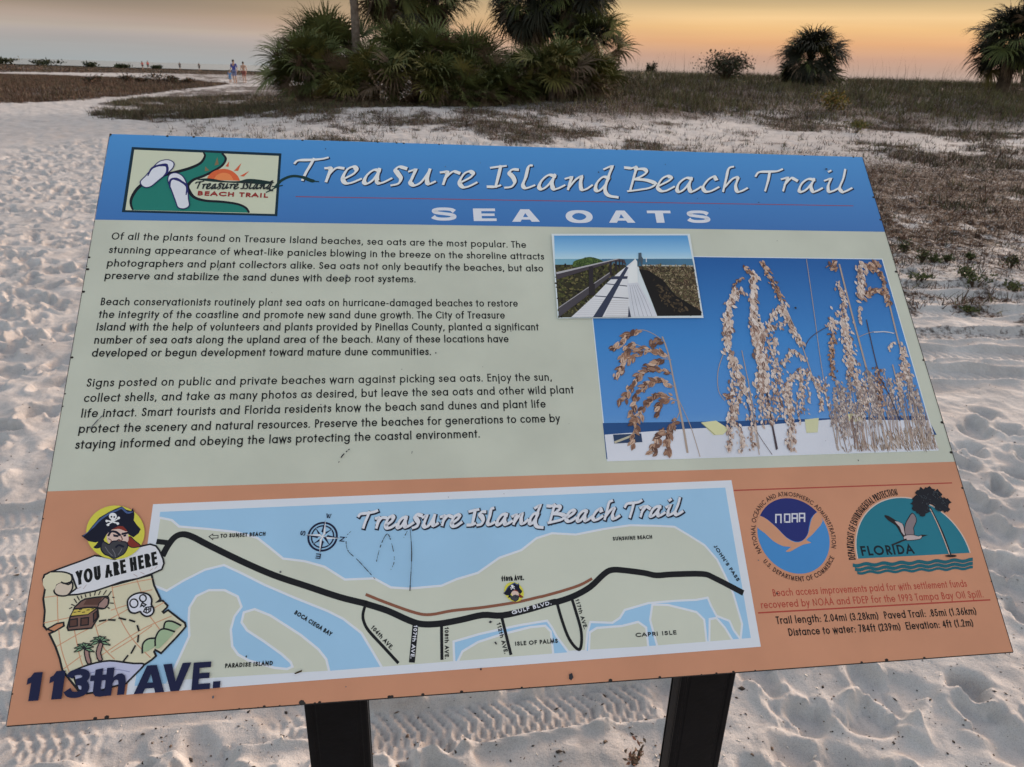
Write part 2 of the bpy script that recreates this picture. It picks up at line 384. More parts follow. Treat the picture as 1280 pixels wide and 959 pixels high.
# grass on the ridge at right, and the dark band at the foot of the palms
def ridge_d(x, y):
    a = x / y; return ss(22, 29, y) * ss(-.1, .12, a) * (.35 + .65 * ss(.4, .55, fbm(x / 3, y / 3, 3, 91)))
P3 = scatter(17000, ridge_d, -.1, .85, 22, 52)
t3 = tufts(P3, 9, .14, .38, .35, .022, [.16, .20, .28, .33, .03], .18)
def dark_d(x, y): return np.where(inpoly(x, y, Z_DARK), 1, 0) * ss(.36, .5, fbm(x * 1.1, y * 1.1, 4, 51))
P4 = scatter(30000, dark_d, -.6, .18, 12, 36)
t4 = tufts(P4, 8, .07, .24, .5, .014, [.42, .12, .40, .04, .02], .09)
P5 = scatter(150, lambda x, y: np.ones_like(x), .02, .75, 36, 50)
t5 = tufts(P5, 2, .7, 1.5, .08, .012, [.4, .4, .1, .1, 0], .2)
V, F, M = join([t3, t4, t5])
tag(link('dune_grass', mesh_np('dune_grass', V, F, M_dry, M)), 'olive and dull green dune grass along the ridge and below the palms', 'grass', kind='stuff')
# brown field beside the path at left and the strip near the beach
P6 = scatter(34000, lambda x, y: np.where(inpoly(x, y, Z_FIELD), 1, 0), -.95, -.28, 20, 75)
t6 = tufts(P6, 7, .08, .26, .5, .022, [.40, .18, .07, .02, .33], .18)
P7 = scatter(9000, lambda x, y: np.where(inpoly(x, y, Z_STRIP), 1, 0), -.9, -.2, 60, 190)
t7 = tufts(P7, 6, .15, .4, .5, .06, [.40, .16, .14, .02, .28], .5)
V, F, M = join([t6, t7])
tag(link('brown_grass_field', mesh_np('brown_grass_field', V, F, M_dry, M)), 'rust brown dry grass field beside the sandy path at left', 'grass', kind='stuff')

# palms ---------------------------------------------------------------
def frond(V, F, M, base, az, elev, pet, Rb, mi, droop=.6, nl=30, pr=random):
    """one fan leaf: curved petiole and a fan of narrow drooping leaflets"""
    base = np.array(base, float); h = np.array((math.cos(az), math.sin(az), 0)); z = np.array((0, 0, 1.))
    side = np.array((-math.sin(az), math.cos(az), 0))
    p = base.copy(); e = elev; w = .018; prev = None
    for k in range(5):
        i = len(V); V.append(p - side * w); V.append(p + side * w)
        if prev is not None: F.append((prev, prev + 1, i + 1, i)); M.append(mi)
        prev = i
        dirv = h * math.cos(e) + z * math.sin(e); p = p + dirv * pet / 4; e -= .10
    p = p - dirv * pet / 4
    # blade plane spanned by dirv and side, tilted down
    e -= pr.uniform(-.25, .35); dirv = h * math.cos(e) + z * math.sin(e); nrm = np.cross(side, dirv) * -1
    if nrm[2] < 0: nrm = -nrm
    sp = math.radians(pr.uniform(95, 125)); tw = pr.uniform(-.9, .9)
    s2 = side * math.cos(tw) + nrm * math.sin(tw); n2_ = np.cross(dirv, s2)
    if n2_[2] < 0: n2_ = -n2_
    for q in range(nl):
        th = -sp + 2 * sp * (q + .5) / nl + pr.uniform(-.03, .03)
        u = dirv * math.cos(th) + s2 * math.sin(th)
        ln = Rb * (.70 + .30 * math.cos(th * .8)) * pr.uniform(.80, 1.15)
        wv = np.cross(u, n2_); fold = n2_ * pr.uniform(-.25, .25); wv = wv + fold; wl_ = Rb * .024; fd = abs(math.sin(th)) * .45; u = u + n2_ * fd; u = u / np.linalg.norm(u)
        pts = []; c = p.copy(); dd = u.copy(); dr = droop * pr.uniform(.5, 1.5)
        for k, (f, ww) in enumerate(((0, .25), (.45, 1.0), (.75, .7), (1.0, .08))):
            pts.append((c.copy(), ww))
            step = (.45, .30, .25, 0)[k] * ln
            dd = dd - z * dr * (.12, .45, .75, 0)[k]; dd /= np.linalg.norm(dd); c = c + dd * step
        pi = None
        for c, ww in pts:
            i = len(V); V.append(c - wv * wl_ * ww); V.append(c + wv * wl_ * ww)
            if pi is not None: F.append((pi, pi + 1, i + 1, i)); M.append(mi)
            pi = i
def crown_mesh(name, seed, nf, pet, Rb, z0=0.0, emin=-10, emax=85, mix=(.8, .2, 0, 0), droop=.6, spread=.12):
    pr = random.Random(seed); V, F, M = [], [], []
    for i in range(nf):
        f = (i + .5) / nf; elev = math.radians(emin + (emax - emin) * f ** .8 + pr.uniform(-8, 8))
        az = i * 2.39996 + pr.uniform(-.3, .3)
        mi = pr.choices(range(4), weights=mix)[0]
        if f < .30 and mix[3] == 0 and pr.random() < .55: mi = 2
        L = pet * (.7 + .45 * math.sin(math.pi * min(1, .25 + f * .65))) * pr.uniform(.45, 1.12)
        frond(V, F, M, (pr.uniform(-spread, spread), pr.uniform(-spread, spread), z0), az, elev, L, Rb * pr.uniform(.85, 1.1), mi, droop, pr=pr)
    return mesh_np(name, np.array(V), np.array(F), M_palm, M)
def skirt_mesh(name, seed, nf, pet, Rb, z0):
    pr = random.Random(seed); V, F, M = [], [], []
    for i in range(nf):
        frond(V, F, M, (0, 0, z0 - pr.uniform(0, .35)), pr.uniform(0, 6.28), math.radians(pr.uniform(-75, -25)), pet * pr.uniform(.6, 1), Rb * pr.uniform(.8, 1.1), 2, 1.0, pr=pr)
    return mesh_np(name, np.array(V), np.array(F), M_palm, M)
def tube_mesh(name, path, radii, m_, n_=10, bumps=0.0, seed=1):
    pr = random.Random(seed); V, F = [], []
    for k, (c, r_) in enumerate(zip(path, radii)):
        for j in range(n_):
            a = 2 * math.pi * j / n_; rr = r_ * (1 + bumps * pr.uniform(-1, 1))
            V.append((c[0] + rr * math.cos(a), c[1] + rr * math.sin(a), c[2]))
        if k:
            for j in range(n_): F.append(((k - 1) * n_ + j, (k - 1) * n_ + (j + 1) % n_, k * n_ + (j + 1) % n_, k * n_ + j))
    F.append(tuple(range(len(V) - n_, len(V))))
    return mesh_np(name, V, F, [m_], smooth=True)
def palm(name, label, group, loc, rz, crown, trunk_h=.25, trunk_r=.14, skirt=None, dark=False, lean=0.0):
    r_ = empty(name, loc, rz); tag(r_, label, 'palm', group)
    nseg = max(4, int(trunk_h / .18))
    path = [(lean * (k / nseg) ** 2, 0, -.15 + (trunk_h + .15) * k / nseg) for k in range(nseg + 1)]
    rd = [trunk_r * (1.15 - .25 * k / nseg) for k in range(nseg + 1)]
    link('trunk', tube_mesh('trunk', path, rd, M_dtrunk if dark else M_trunk, 10, .10, int(loc[0] * 97) & 255), r_)
    c = link('crown', crown, r_); c.location = (lean, 0, trunk_h)
    if skirt is not None:
        s_ = link('dead_fronds', skirt, r_); s_.location = (lean, 0, trunk_h)
    return r_
bush = [crown_mesh('bush_crown', 10 + i, 58, 1.0, .92, 0, -4, 90, (.78, .10, .12, 0), .55, .3) for i in range(3)]
bushy = [crown_mesh('yellow_bush_crown', 30 + i, 52, .9, .90, 0, -4, 88, (.42, .42, .16, 0), .7, .3) for i in range(2)]
tallc = [crown_mesh('tall_crown', 50 + i, 56, 1.0, .95, 0, -35, 86, (.45, .08, .12, .35), .8, .12) for i in range(2)]
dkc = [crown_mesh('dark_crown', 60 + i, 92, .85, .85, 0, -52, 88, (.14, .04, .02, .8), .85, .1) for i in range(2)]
skirts = [skirt_mesh('skirt', 70 + i, 26, .6, .8, 0) for i in range(2)]
G = 'palms of the clump on the dune'
def spot(px, dist): return col_at(px, dist)
def put(px, dist, topy, kind, label, trunk_h=None, sc_=1.0, rz=0, skirt=None, dark=False, trunk_r=.15, lean=0, group=G, name='cabbage_palm'):
    p_ = spot(px, dist); hor = 72.0 + .0295 * px
    top = CAMZ + (hor - topy) / FPX * dist / .92
    crown_h = 1.55 * sc_
    th = trunk_h if trunk_h is not None else max(.1, (top - p_.z) - crown_h)
    o = palm(name, label, group, (p_.x, p_.y, p_.z - .03), rz, kind, th, trunk_r, skirt, dark, lean)
    for c in o.children:
        if c.name.startswith(('crown', 'dead')): c.scale = (sc_,) * 3
    return o
put(384, 27.5, 46, bush[0], 'low green fan palm at the left end of the clump', sc_=.95, rz=.3)
put(408, 29.5, 30, bush[1], 'green fan palm just left of the bare grey trunk', sc_=1.15, rz=1.2)
put(374, 28, 72, bush[2], 'small fan palm leaning out beside the path at the far left of the clump', sc_=.72, rz=2.2)
put(468, 26.5, 56, bushy[0], 'yellow green fan palm right of the bare grey trunk', sc_=1.0, rz=.8)
put(430, 26.2, 84, bushy[1], 'short yellowish fan palm in front of the bare grey trunk', trunk_h=.1, sc_=.75, rz=.1)
put(520, 27.5, 36, bush[0], 'large green fan palm in the middle of the clump', sc_=1.2, rz=2.0)
put(548, 26.3, 72, bushy[1], 'yellow green fan palm drooping at the front of the clump', trunk_h=.35, sc_=.95, rz=4.0)
put(582, 28, 46, bush[1], 'broad green fan palm on the right shoulder of the clump', sc_=1.1, rz=3.6)
put(618, 26.8, 74, bush[2], 'low green fan palm where the clump slopes down to the gap', trunk_h=.2, sc_=.95, rz=5.2)
put(585, 26, 88, bush[2], 'low fan palm with brown fronds at the front foot of the clump', trunk_h=.05, sc_=.75, rz=.6)
put(492, 30, -34, tallc[0], 'tall fan palm rising behind the middle of the clump, cut by the top edge', sc_=1.1, rz=.5, skirt=skirts[0], trunk_r=.18)
put(545, 31, -20, tallc[1], 'second tall fan palm with brown skirt behind the clump', sc_=.95, rz=1.9, skirt=skirts[1], trunk_r=.17)
put(447, 28.6, -330, tallc[1], 'bare grey palm trunk standing up through the left of the clump', sc_=1.1, rz=2.6, skirt=skirts[0], trunk_r=.13)
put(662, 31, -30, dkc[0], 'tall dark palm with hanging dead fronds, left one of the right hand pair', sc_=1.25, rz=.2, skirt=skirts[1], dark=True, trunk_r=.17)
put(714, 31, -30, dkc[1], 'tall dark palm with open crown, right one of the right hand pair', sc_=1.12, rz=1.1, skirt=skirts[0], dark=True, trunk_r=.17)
put(736, 30, 26, tallc[0], 'olive fan palm with drooping brown tips at the right end of the clump', sc_=.95, rz=2.9, skirt=skirts[1], trunk_r=.16)
put(692, 27.5, 52, bushy[0], 'yellow green fan palm under the two tall dark palms', sc_=1.0, rz=3.3)
put(655, 28.2, 66, bush[0], 'dark green fan palm in the dip between the two halves of the clump', sc_=.9, rz=4.4)
put(728, 28, 62, bushy[1], 'yellowish fan palm low at the right edge of the clump', sc_=1.0, rz=5.0)
put(712, 29.5, 60, bush[1], 'dark green fan palm behind the yellow green ones under the tall dark pair', sc_=1.15, rz=2.5)
put(672, 29.5, 62, bush[2], 'green fan palm at the foot of the left tall dark palm', sc_=1.1, rz=1.5)
G2 = 'lone palms on the ridge'
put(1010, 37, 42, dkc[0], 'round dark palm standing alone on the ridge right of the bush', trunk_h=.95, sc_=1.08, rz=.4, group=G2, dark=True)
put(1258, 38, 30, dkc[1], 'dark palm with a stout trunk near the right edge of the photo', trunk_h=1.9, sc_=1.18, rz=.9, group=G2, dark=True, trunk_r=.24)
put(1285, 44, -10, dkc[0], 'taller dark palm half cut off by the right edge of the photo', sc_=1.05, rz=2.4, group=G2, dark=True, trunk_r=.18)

# shell chips and bits of twig on the near sand
n_ = 6500
a_ = rng.uniform(-.85, .95, n_); d_ = 1.15 + 5.0 * rng.random(n_) ** 1.6; x_, y_ = a_ * d_, d_
c_ = np.stack([x_, y_, base_h(x_, y_) + relief(x_, y_) + .001], 1)
L_ = np.exp(rng.normal(-5.9, .55, n_)); th_ = rng.uniform(0, 6.28, n_); W_ = L_ * rng.uniform(.25, .8, n_)
u_ = np.stack([np.cos(th_), np.sin(th_), rng.uniform(-.2, .5, n_)], 1) * L_[:, None]; v_ = np.stack([-np.sin(th_), np.cos(th_), rng.uniform(-.2, .4, n_)], 1) * W_[:, None]
z_ = np.array((0, 0, 1.)) * (W_ * .45)[:, None]
V = np.stack([c_ - u_, c_ - v_, c_ + u_, c_ + v_, c_ + z_, c_ - z_], 1).reshape(-1, 3)
F = (np.arange(n_)[:, None, None] * 6 + np.array([[0, 1, 4], [1, 2, 4], [2, 3, 4], [3, 0, 4], [1, 0, 5], [2, 1, 5], [3, 2, 5], [0, 3, 5]])[None]).reshape(-1, 3)
m_ = np.repeat(np.where(rng.random(n_) < .5, 0, np.where(rng.random(n_) < .5, 1, 2)), 8)
tag(link('shell_debris', mesh_np('shell_debris', V, F, [mat('dark_bit', (.05, .04, .035), .9), mat('shell_chip', (.62, .58, .54), .6), mat('brown_bit', (.14, .10, .075), .9)], m_)), 'tiny shell chips and twig bits scattered over the sand', 'debris', kind='stuff')
# leafy shrubs ---------------------------------------------------------
def shrub(name, label, loc, rx, rz_, n_, leaf, mats_, group=None, seed=1, cat='bush', nst=9):
    pr = np.random.default_rng(seed)
    r_ = empty(name, loc); tag(r_, label, cat, group)
    # stems
    V, F = [], []; tips = []
    for i in range(nst):
        az = pr.uniform(0, 6.28); sp_ = pr.uniform(.2, .95)
        e_ = np.array((math.cos(az) * rx * sp_, math.sin(az) * rx * sp_, rz_ * pr.uniform(.55, 1.0) * (1.1 - .4 * sp_)))
        m_ = e_ * .5 + np.array((0, 0, rz_ * .12)); pts = [np.zeros(3) - (0, 0, .05), m_, e_]; tips += [m_ * .8 + e_ * .2, e_, (m_ + e_) / 2]
        w0 = max(.006, rx * .018)
        for (p0, p1, wa, wb) in ((pts[0], pts[1], w0, w0 * .7), (pts[1], pts[2], w0 * .7, w0 * .25)):
            b = len(V)
            for (pp, ww) in ((p0, wa), (p1, wb)):
                for j in range(4): V.append((pp[0] + ww * math.cos(j * 1.571), pp[1] + ww * math.sin(j * 1.571), pp[2]))
            for j in range(4): F.append((b + j, b + (j + 1) % 4, b + 4 + (j + 1) % 4, b + 4 + j))
    link('stems', mesh_np('stems', V, F, [M_twig]), r_)
    tips = np.array(tips)
    c = tips[pr.integers(0, len(tips), n_)] + pr.normal(0, 1, (n_, 3)) * np.array((rx * .17, rx * .17, rz_ * .15))
    c[:, 2] = np.maximum(c[:, 2], .02)
    d1 = pr.normal(0, 1, (n_, 3)); d1[:, 2] = np.abs(d1[:, 2]) * .8; d1 /= np.linalg.norm(d1, axis=1)[:, None]
    d2 = np.cross(d1, pr.normal(0, 1, (n_, 3))); d2 /= np.linalg.norm(d2, axis=1)[:, None]
    ln = leaf * pr.uniform(.6, 1.4, n_)[:, None]
    V = np.stack([c, c + d1 * ln * .5 + d2 * ln * .22, c + d1 * ln, c + d1 * ln * .5 - d2 * ln * .22], 1).reshape(-1, 3)
    F = np.arange(4 * n_).reshape(-1, 4)
    link('foliage', mesh_np('foliage', V, F, mats_, pr.integers(0, len(mats_), n_)), r_)
    return r_
L_dk = [leafmat('dark_leaf', (.022, .028, .014)), leafmat('brown_leaf', (.05, .036, .022)), leafmat('mid_leaf', (.036, .045, .018))]
L_yl = [leafmat('yellow_leaf', (.20, .15, .035)), leafmat('olive_leaf', (.10, .10, .03)), leafmat('amber_leaf', (.22, .12, .03))]
L_gr = [leafmat('sprout_leaf', (.085, .10, .034)), leafmat('sprout_leaf_dark', (.045, .058, .022))]
p_ = col_at(908, 37); shrub('bush', 'dark twiggy bush on the ridge left of the lone round palm', p_, 1.4, 1.05, 2200, .12, L_dk, seed=3, nst=34)
p_ = col_at(814, 44); shrub('bush', 'tiny round dark bush alone on the ridge line', p_, .30, .62, 700, .10, L_dk, seed=4)
p_ = at(1038, 140); shrub('bush', 'yellow and olive bush in front of the lone round palm', p_, .55, .62, 700, .10, L_yl, seed=5, nst=14)
p_ = at(1070, 166); shrub('bush', 'low yellow green bush on the white sand below the ridge', p_, .34, .30, 420, .06, L_yl[:2] + L_gr[:1], seed=6, nst=12)
for i, (px, py, w_, h_) in enumerate(((60, 76, 2.4, 1.5), (8, 76, 2.6, 1.4), (117, 78, 1.6, 1.1), (155, 80, 1.4, .9), (198, 82, 1.3, .7))):
    p_ = col_at(px, 205); shrub('beach_bush', ['broad low bush on the far beach, second from the left edge', 'low bush on the far beach at the left edge', 'rounded small bush on the far beach right of the broad one', 'small far beach bush left of the two red clad walkers', 'lowest far beach bush right of the two red clad walkers'][i], p_, w_ * 1.3, h_ * .9, 420, .55, L_dk[2:3] + L_gr[1:2] + L_dk[0:1], 'bushes on the far beach', seed=20 + i, nst=8)
for i, (px, dist, w_, h_) in enumerate(((158, 66, 1.1, 1.0), (196, 64, 1.7, 1.35), (216, 63, 1.0, .8), (115, 60, 1.1, .9), (232, 62, .7, .6), (176, 67, .7, .6))):
    p_ = col_at(px, dist); shrub('field_bush', ['rounded brown bush left of the tallest one in the far field', 'tallest dark bush of the far field edge', 'brown bush right of the tallest one in the far field', 'leftmost brown bush along the far field edge', 'smallest brown bush at the right of the far field row', 'small brown bush close left of the tallest field bush'][i], p_, w_ * .8, h_ * .55, 340, .16, M_dry[0:1] + M_dry[4:5] + L_dk[1:3], 'bushes along the brown field', seed=40 + i, nst=10)
for i, (px, py, w_, h_) in enumerate(((1218, 356, .13, .11), (1203, 351, .06, .07), (1270, 366, .09, .09), (1152, 330, .05, .10), (1165, 330, .07, .05), (1182, 330, .045, .05), (1210, 388, .05, .035), (1212, 326, .05, .06), (1262, 338, .06, .10), (1150, 352, .10, .05), (1130, 318, .05, .09))):
    p_ = at(px, py); p_.z = float(ground_z(p_.x, p_.y))
    lb = ['fullest green plant on the sand right of the sign', 'small round green plant close left of the fullest one', 'green plant on the sand at the right edge of the photo', 'upright sprig on the sand close to the sign edge', 'low green plant just right of the upright sprig', 'tiny green plant between the low one and the fullest one', 'flat green plant nearest the tyre tracks', 'small plant behind the fullest green plant', 'upright dark sprig behind the plant at the right edge', 'flat spreading grey green plant beside the sign edge', 'dark upright sprig highest up along the sign edge'][i]
    shrub('beach_plant', lb, p_, w_ * 1.15, h_ * 1.15, 190, .028, L_gr + ([L_dk[1]] if i in (3, 8, 10) else []), 'green plants on the sand right of the sign', seed=60 + i, cat='plant', nst=9)
p_ = Vector((*flat(795, 953), 0)); p_.z = float(ground_z(p_.x, p_.y))
shrub('beach_plant', 'small reddish sprig on the sand left of the right sign post', p_, .04, .05, 40, .014, [leafmat('red_leaf', (.20, .09, .06)), M_dry[1]], seed=80, cat='plant', nst=5)
# path-side tufts near the sign's top left corner
# ------------------------------------------------------------------ people far off
def person(label, px, dist, h, shirt, legs, skin=(.42, .25, .18), hair=(.04, .03, .02), stride=.3, rz=0.0, bare=False, group=None):
    p_ = col_at(px, dist); r_ = empty('person', (p_.x, p_.y, float(ground_z(p_.x, p_.y))), rz); tag(r_, label, 'person', group)
    s = h / 1.75
    P = {'pel': (0, 0, .93), 'wai': (0, 0, 1.08), 'che': (0, .01, 1.32), 'nk': (0, .01, 1.48), 'hd': (0, .03, 1.58), 'top': (0, .03, 1.70),
         'lh': (-.09, 0, .90), 'lk': (-.10, .12 * stride * 2, .50), 'la': (-.10, .05 * stride, .08), 'lt': (-.10, .15 + .05 * stride, .03),
         'rh': (.09, 0, .90), 'rk': (.10, .02, .50), 'ra': (.10, -.30 * stride, .09), 'rt': (.10, -.30 * stride + .15, .03),
         'ls': (-.19, .0, 1.42), 'le': (-.25, -.05, 1.14), 'lw': (-.25, .06, .90), 'lf': (-.25, .10, .80),
         'rs': (.19, .0, 1.42), 're': (.25, -.04, 1.14), 'rw': (.26, .08, .90), 'rf': (.26, .12, .80)}
    Rr = {'pel': .13, 'wai': .115, 'che': .135, 'nk': .05, 'hd': .085, 'top': .075, 'lh': .085, 'lk': .055, 'la': .036, 'lt': .03, 'ls': .05, 'le': .04, 'lw': .028, 'lf': .03}
    E_ = [('pel', 'wai'), ('wai', 'che'), ('che', 'nk'), ('nk', 'hd'), ('hd', 'top')]
    for q in 'lr': E_ += [('pel', q + 'h'), (q + 'h', q + 'k'), (q + 'k', q + 'a'), (q + 'a', q + 't'), ('che', q + 's'), (q + 's', q + 'e'), (q + 'e', q + 'w'), (q + 'w', q + 'f')]
    import bmesh
    def make(nm, keys, grow, mt):
        ks = list(keys); bm = bmesh.new(); lay = bm.verts.layers.skin.verify(); vs = {}
        for k in ks:
            v = bm.verts.new(tuple(c * s for c in P[k])); vs[k] = v
            rr = (Rr.get(k) or Rr['l' + k[1:]]) * s * grow; v[lay].radius = (rr, rr * (.8 if k in ('pel', 'wai', 'che') else 1))
            v[lay].use_root = (k == ks[0])
        for a, b in E_:
            if a in vs and b in vs: bm.edges.new((vs[a], vs[b]))
        me = bpy.data.meshes.new(nm); bm.to_mesh(me); bm.free(); me.materials.append(mt); o = link(nm, me, r_)
        md = o.modifiers.new('skin', 'SKIN'); md.use_smooth_shade = True
        sb = o.modifiers.new('sub', 'SUBSURF'); sb.levels = 2; sb.render_levels = 2
        return o
    make('body', P.keys(), 1.0, mat('skin', skin, .6))
    if not bare: make('shirt', ['wai', 'pel', 'che', 'ls', 'rs', 'le', 're'], 1.16, mat('shirt', shirt, .8))
    make('shorts', ['pel', 'lh', 'rh', 'lk', 'rk'], 1.2, mat('shorts', legs, .8))
    hm = []
    V, F = [], []
    for i in range(7):
        ph = math.pi * .62 * i / 6
        for j in range(12):
            t_ = 2 * math.pi * j / 12; V.append((.098 * s * math.sin(ph) * math.cos(t_), s * .02 + .105 * s * math.sin(ph) * math.sin(t_) - .015 * s, 1.63 * s + .12 * s * math.cos(ph)))
    for i in range(6):
        for j in range(12): F.append((i * 12 + j, i * 12 + (j + 1) % 12, (i + 1) * 12 + (j + 1) % 12, (i + 1) * 12 + j))
    link('hair', mesh_np('hair', V, F, [mat('hair', hair, .7)], smooth=True), r_)
    return r_
FAM = 'group walking along the sandy path'
person('adult in a blue top walking along the sandy path', 293, 66, 1.72, lin(66, 74, 150), lin(104, 112, 150), rz=math.pi, group=FAM)
person('bare chested adult in red shorts walking on the path behind the blue top', 305, 68, 1.6, (0, 0, 0), lin(130, 78, 72), rz=math.pi, bare=True, group=FAM)
person('small child in light blue beside the adult in blue', 287, 65, 1.0, lin(96, 140, 190), lin(96, 136, 180), rz=math.pi, group=FAM)
FB = 'walkers on the far beach'
person('left one of two walkers in red tops on the far beach', 179.5, 190, 1.72, lin(195, 90, 90), lin(90, 60, 60), group=FB)
person('right one of two walkers in red tops on the far beach', 186.5, 190, 1.8, lin(190, 75, 80), lin(60, 50, 55), rz=1, group=FB)
person('lone walker in dark clothes on the far beach between red walkers and path', 226, 200, 1.75, lin(60, 55, 60), lin(45, 45, 50), rz=.5, group=FB)
person('dark clad person on the far beach nearest the blue top walker', 250, 185, 1.6, lin(70, 60, 60), lin(50, 45, 45), rz=.5, group=FB)
# ------------------------------------------------------------------ the sign
# panel pose solved from its four corners in the photo; 1.22 m x 0.807 m, tilted 45 degrees
PW, PH, PT = 1.22, .8072, .013
r1 = (RC @ Vector((.990095, -.014747, .139626))).normalized()
r2 = (RC @ Vector((-.066747, -.924341, .375683))); r2 = (r2 - r1 * r2.dot(r1)).normalized(); r3 = r1.cross(r2)
BL = cam2world((-.548271, .372010, .793596))
PM = Matrix((r1, r2, r3)).transposed().to_4x4(); PM.translation = BL
def homog(src, dst):
    A, b = [], []
    for (x, y), (u, v) in zip(src, dst):
        A.append([x, y, 1, 0, 0, 0, -u * x, -u * y]); b.append(u); A.append([0, 0, 0, x, y, 1, -v * x, -v * y]); b.append(v)
    return np.append(np.linalg.solve(np.array(A, float), np.array(b, float)), 1).reshape(3, 3)
HM = homog([(137, 167), (1078, 196), (1267, 816), (7, 909)], [(0, PH), (PW, PH), (PW, 0), (0, 0)])
def S(px, py):
    q = HM @ np.array((px, py, 1.0)); return np.array((q[0] / q[2], q[1] / q[2]))
def ZM(ox, oy, s):
    return lambda *pts: [S(ox + x / s, oy + y / s) for x, y in pts]
PXM = PW / 1100.0                                   # about one photo pixel on the panel, metres

sign_loc = BL + r1 * (PW / 2); sign_loc = Vector((sign_loc.x, sign_loc.y, 0)) + Vector((0, .24, 0))
sign = empty('information_sign', sign_loc)
tag(sign, 'tilted trail information sign about sea oats, blue orange and pale green, on two black posts', 'sign')
LM = Matrix.Translation(-sign_loc) @ PM             # panel frame -> the sign's own frame

GAIN = 1.24
PMATS = {}
def ink(c, var=.03, rough=.62):
    """printed ink of a given display colour"""
    k = (tuple(c), var)
    if k not in PMATS:
        cl = tuple(min(.86, x * GAIN) for x in lin(*c))
        PMATS[k] = mat('print_%02x%02x%02x' % tuple(int(v) for v in c), cl, rough, .2, var=var, vscale=9)
    return PMATS[k]
class Art:
    """flat printed artwork laid on the panel: filled shapes and strokes, each a hair above the last"""
    def __init__(s, z0, dz=2.0e-5): s.V, s.F, s.M, s.mats, s.z, s.dz = [], [], [], [], z0, dz
    def mi(s, m_):
        if m_ not in s.mats: s.mats.append(m_)
        return s.mats.index(m_)
    def up(s, k=1): s.z += s.dz * k
    def poly(s, P, m_, step=True):
        if step: s.up()
        P = [np.asarray(p) for p in P]; b = len(s.V); s.V += [(p[0], p[1], s.z) for p in P]
        k = s.mi(m_)
        for t in tessellate_polygon([[Vector((p[0], p[1], 0)) for p in P]]):
            a, b_, c = t; ar = (P[b_][0] - P[a][0]) * (P[c][1] - P[a][1]) - (P[b_][1] - P[a][1]) * (P[c][0] - P[a][0])
            s.F.append((b + a, b + b_, b + c) if ar > 0 else (b + a, b + c, b + b_)); s.M.append(k)
    def line(s, P, w, m_, cap=True, closed=False, step=True):
        """ribbon along P; w is a width or a width per point"""
        if step: s.up()
        P = [np.asarray(p, float) for p in P]
        Q = [P[0]]
        for p in P[1:]:
            if np.hypot(*(p - Q[-1])) > 1e-6: Q.append(p)
        if len(Q) < 2: return
        n_ = len(Q); W = [w] * n_ if not isinstance(w, (list, tuple, np.ndarray)) else list(w)[:n_]
        if closed: Q = Q + [Q[0]]; W = W + [W[0]]; n_ += 1
        T = [(Q[i + 1] - Q[i]) / np.hypot(*(Q[i + 1] - Q[i])) for i in range(n_ - 1)]
        Q = [q.copy() for q in Q]
        if cap and not closed: Q[0] = Q[0] - T[0] * W[0] / 2; Q[-1] = Q[-1] + T[-1] * W[-1] / 2
        b = len(s.V); k = s.mi(m_)
        for i in range(n_):
            if closed and i in (0, n_ - 1): t0, t1 = T[-1], T[0]
            else: t0, t1 = T[max(i - 1, 0)], T[min(i, n_ - 2)]
            n0, n1 = np.array((-t0[1], t0[0])), np.array((-t1[1], t1[0])); mm_ = n0 + n1; L = mm_ @ mm_
            mm_ = n0 if L < .25 else mm_ * 2 / L
            s.V.append((*(Q[i] + mm_ * W[i] / 2), s.z)); s.V.append((*(Q[i] - mm_ * W[i] / 2), s.z))
        for i in range(n_ - 1):
            a = b + 2 * i; s.F.append((a + 1, a + 3, a + 2, a)); s.M.append(k)
    def shape(s, P, fill, edge=None, w=.001, smooth_=0):
        if smooth_: P = smooth(P, smooth_, True)
        s.poly(P, fill)
        if edge: s.line(P, w, edge, closed=True)
    def build(s, name, parent):
        me = mesh_np(name, s.V, s.F, s.mats, s.M)
        o = link(name, me, parent)
        if parent is sign: o.matrix_local = LM
        return o
def smooth(P, n_=4, closed=False):
    P = [np.asarray(p, float) for p in P]; N_ = len(P); out = []
    for i in range(N_ if closed else N_ - 1):
        if closed: p0, p1, p2, p3 = P[i - 1], P[i], P[(i + 1) % N_], P[(i + 2) % N_]
        else: p0, p1, p2, p3 = P[max(i - 1, 0)], P[i], P[i + 1], P[min(i + 2, N_ - 1)]
        for k in range(n_):
            t = k / n_; out.append(.5 * (2 * p1 + (p2 - p0) * t + (2 * p0 - 5 * p1 + 4 * p2 - p3) * t * t + (3 * p1 - p0 - 3 * p2 + p3) * t ** 3))
    if not closed: out.append(P[-1])
    return out
def ell(c, rx, ry, n_=28, rot=0, a0=0, a1=2 * math.pi):
    full = abs(a1 - a0) > 6.28
    t = [a0 + (a1 - a0) * i / (n_ if full else n_ - 1) for i in range(n_)]; cr, sr = math.cos(rot), math.sin(rot)
    return [np.array((c[0] + rx * math.cos(a) * cr - ry * math.sin(a) * sr, c[1] + rx * math.cos(a) * sr + ry * math.sin(a) * cr)) for a in t]

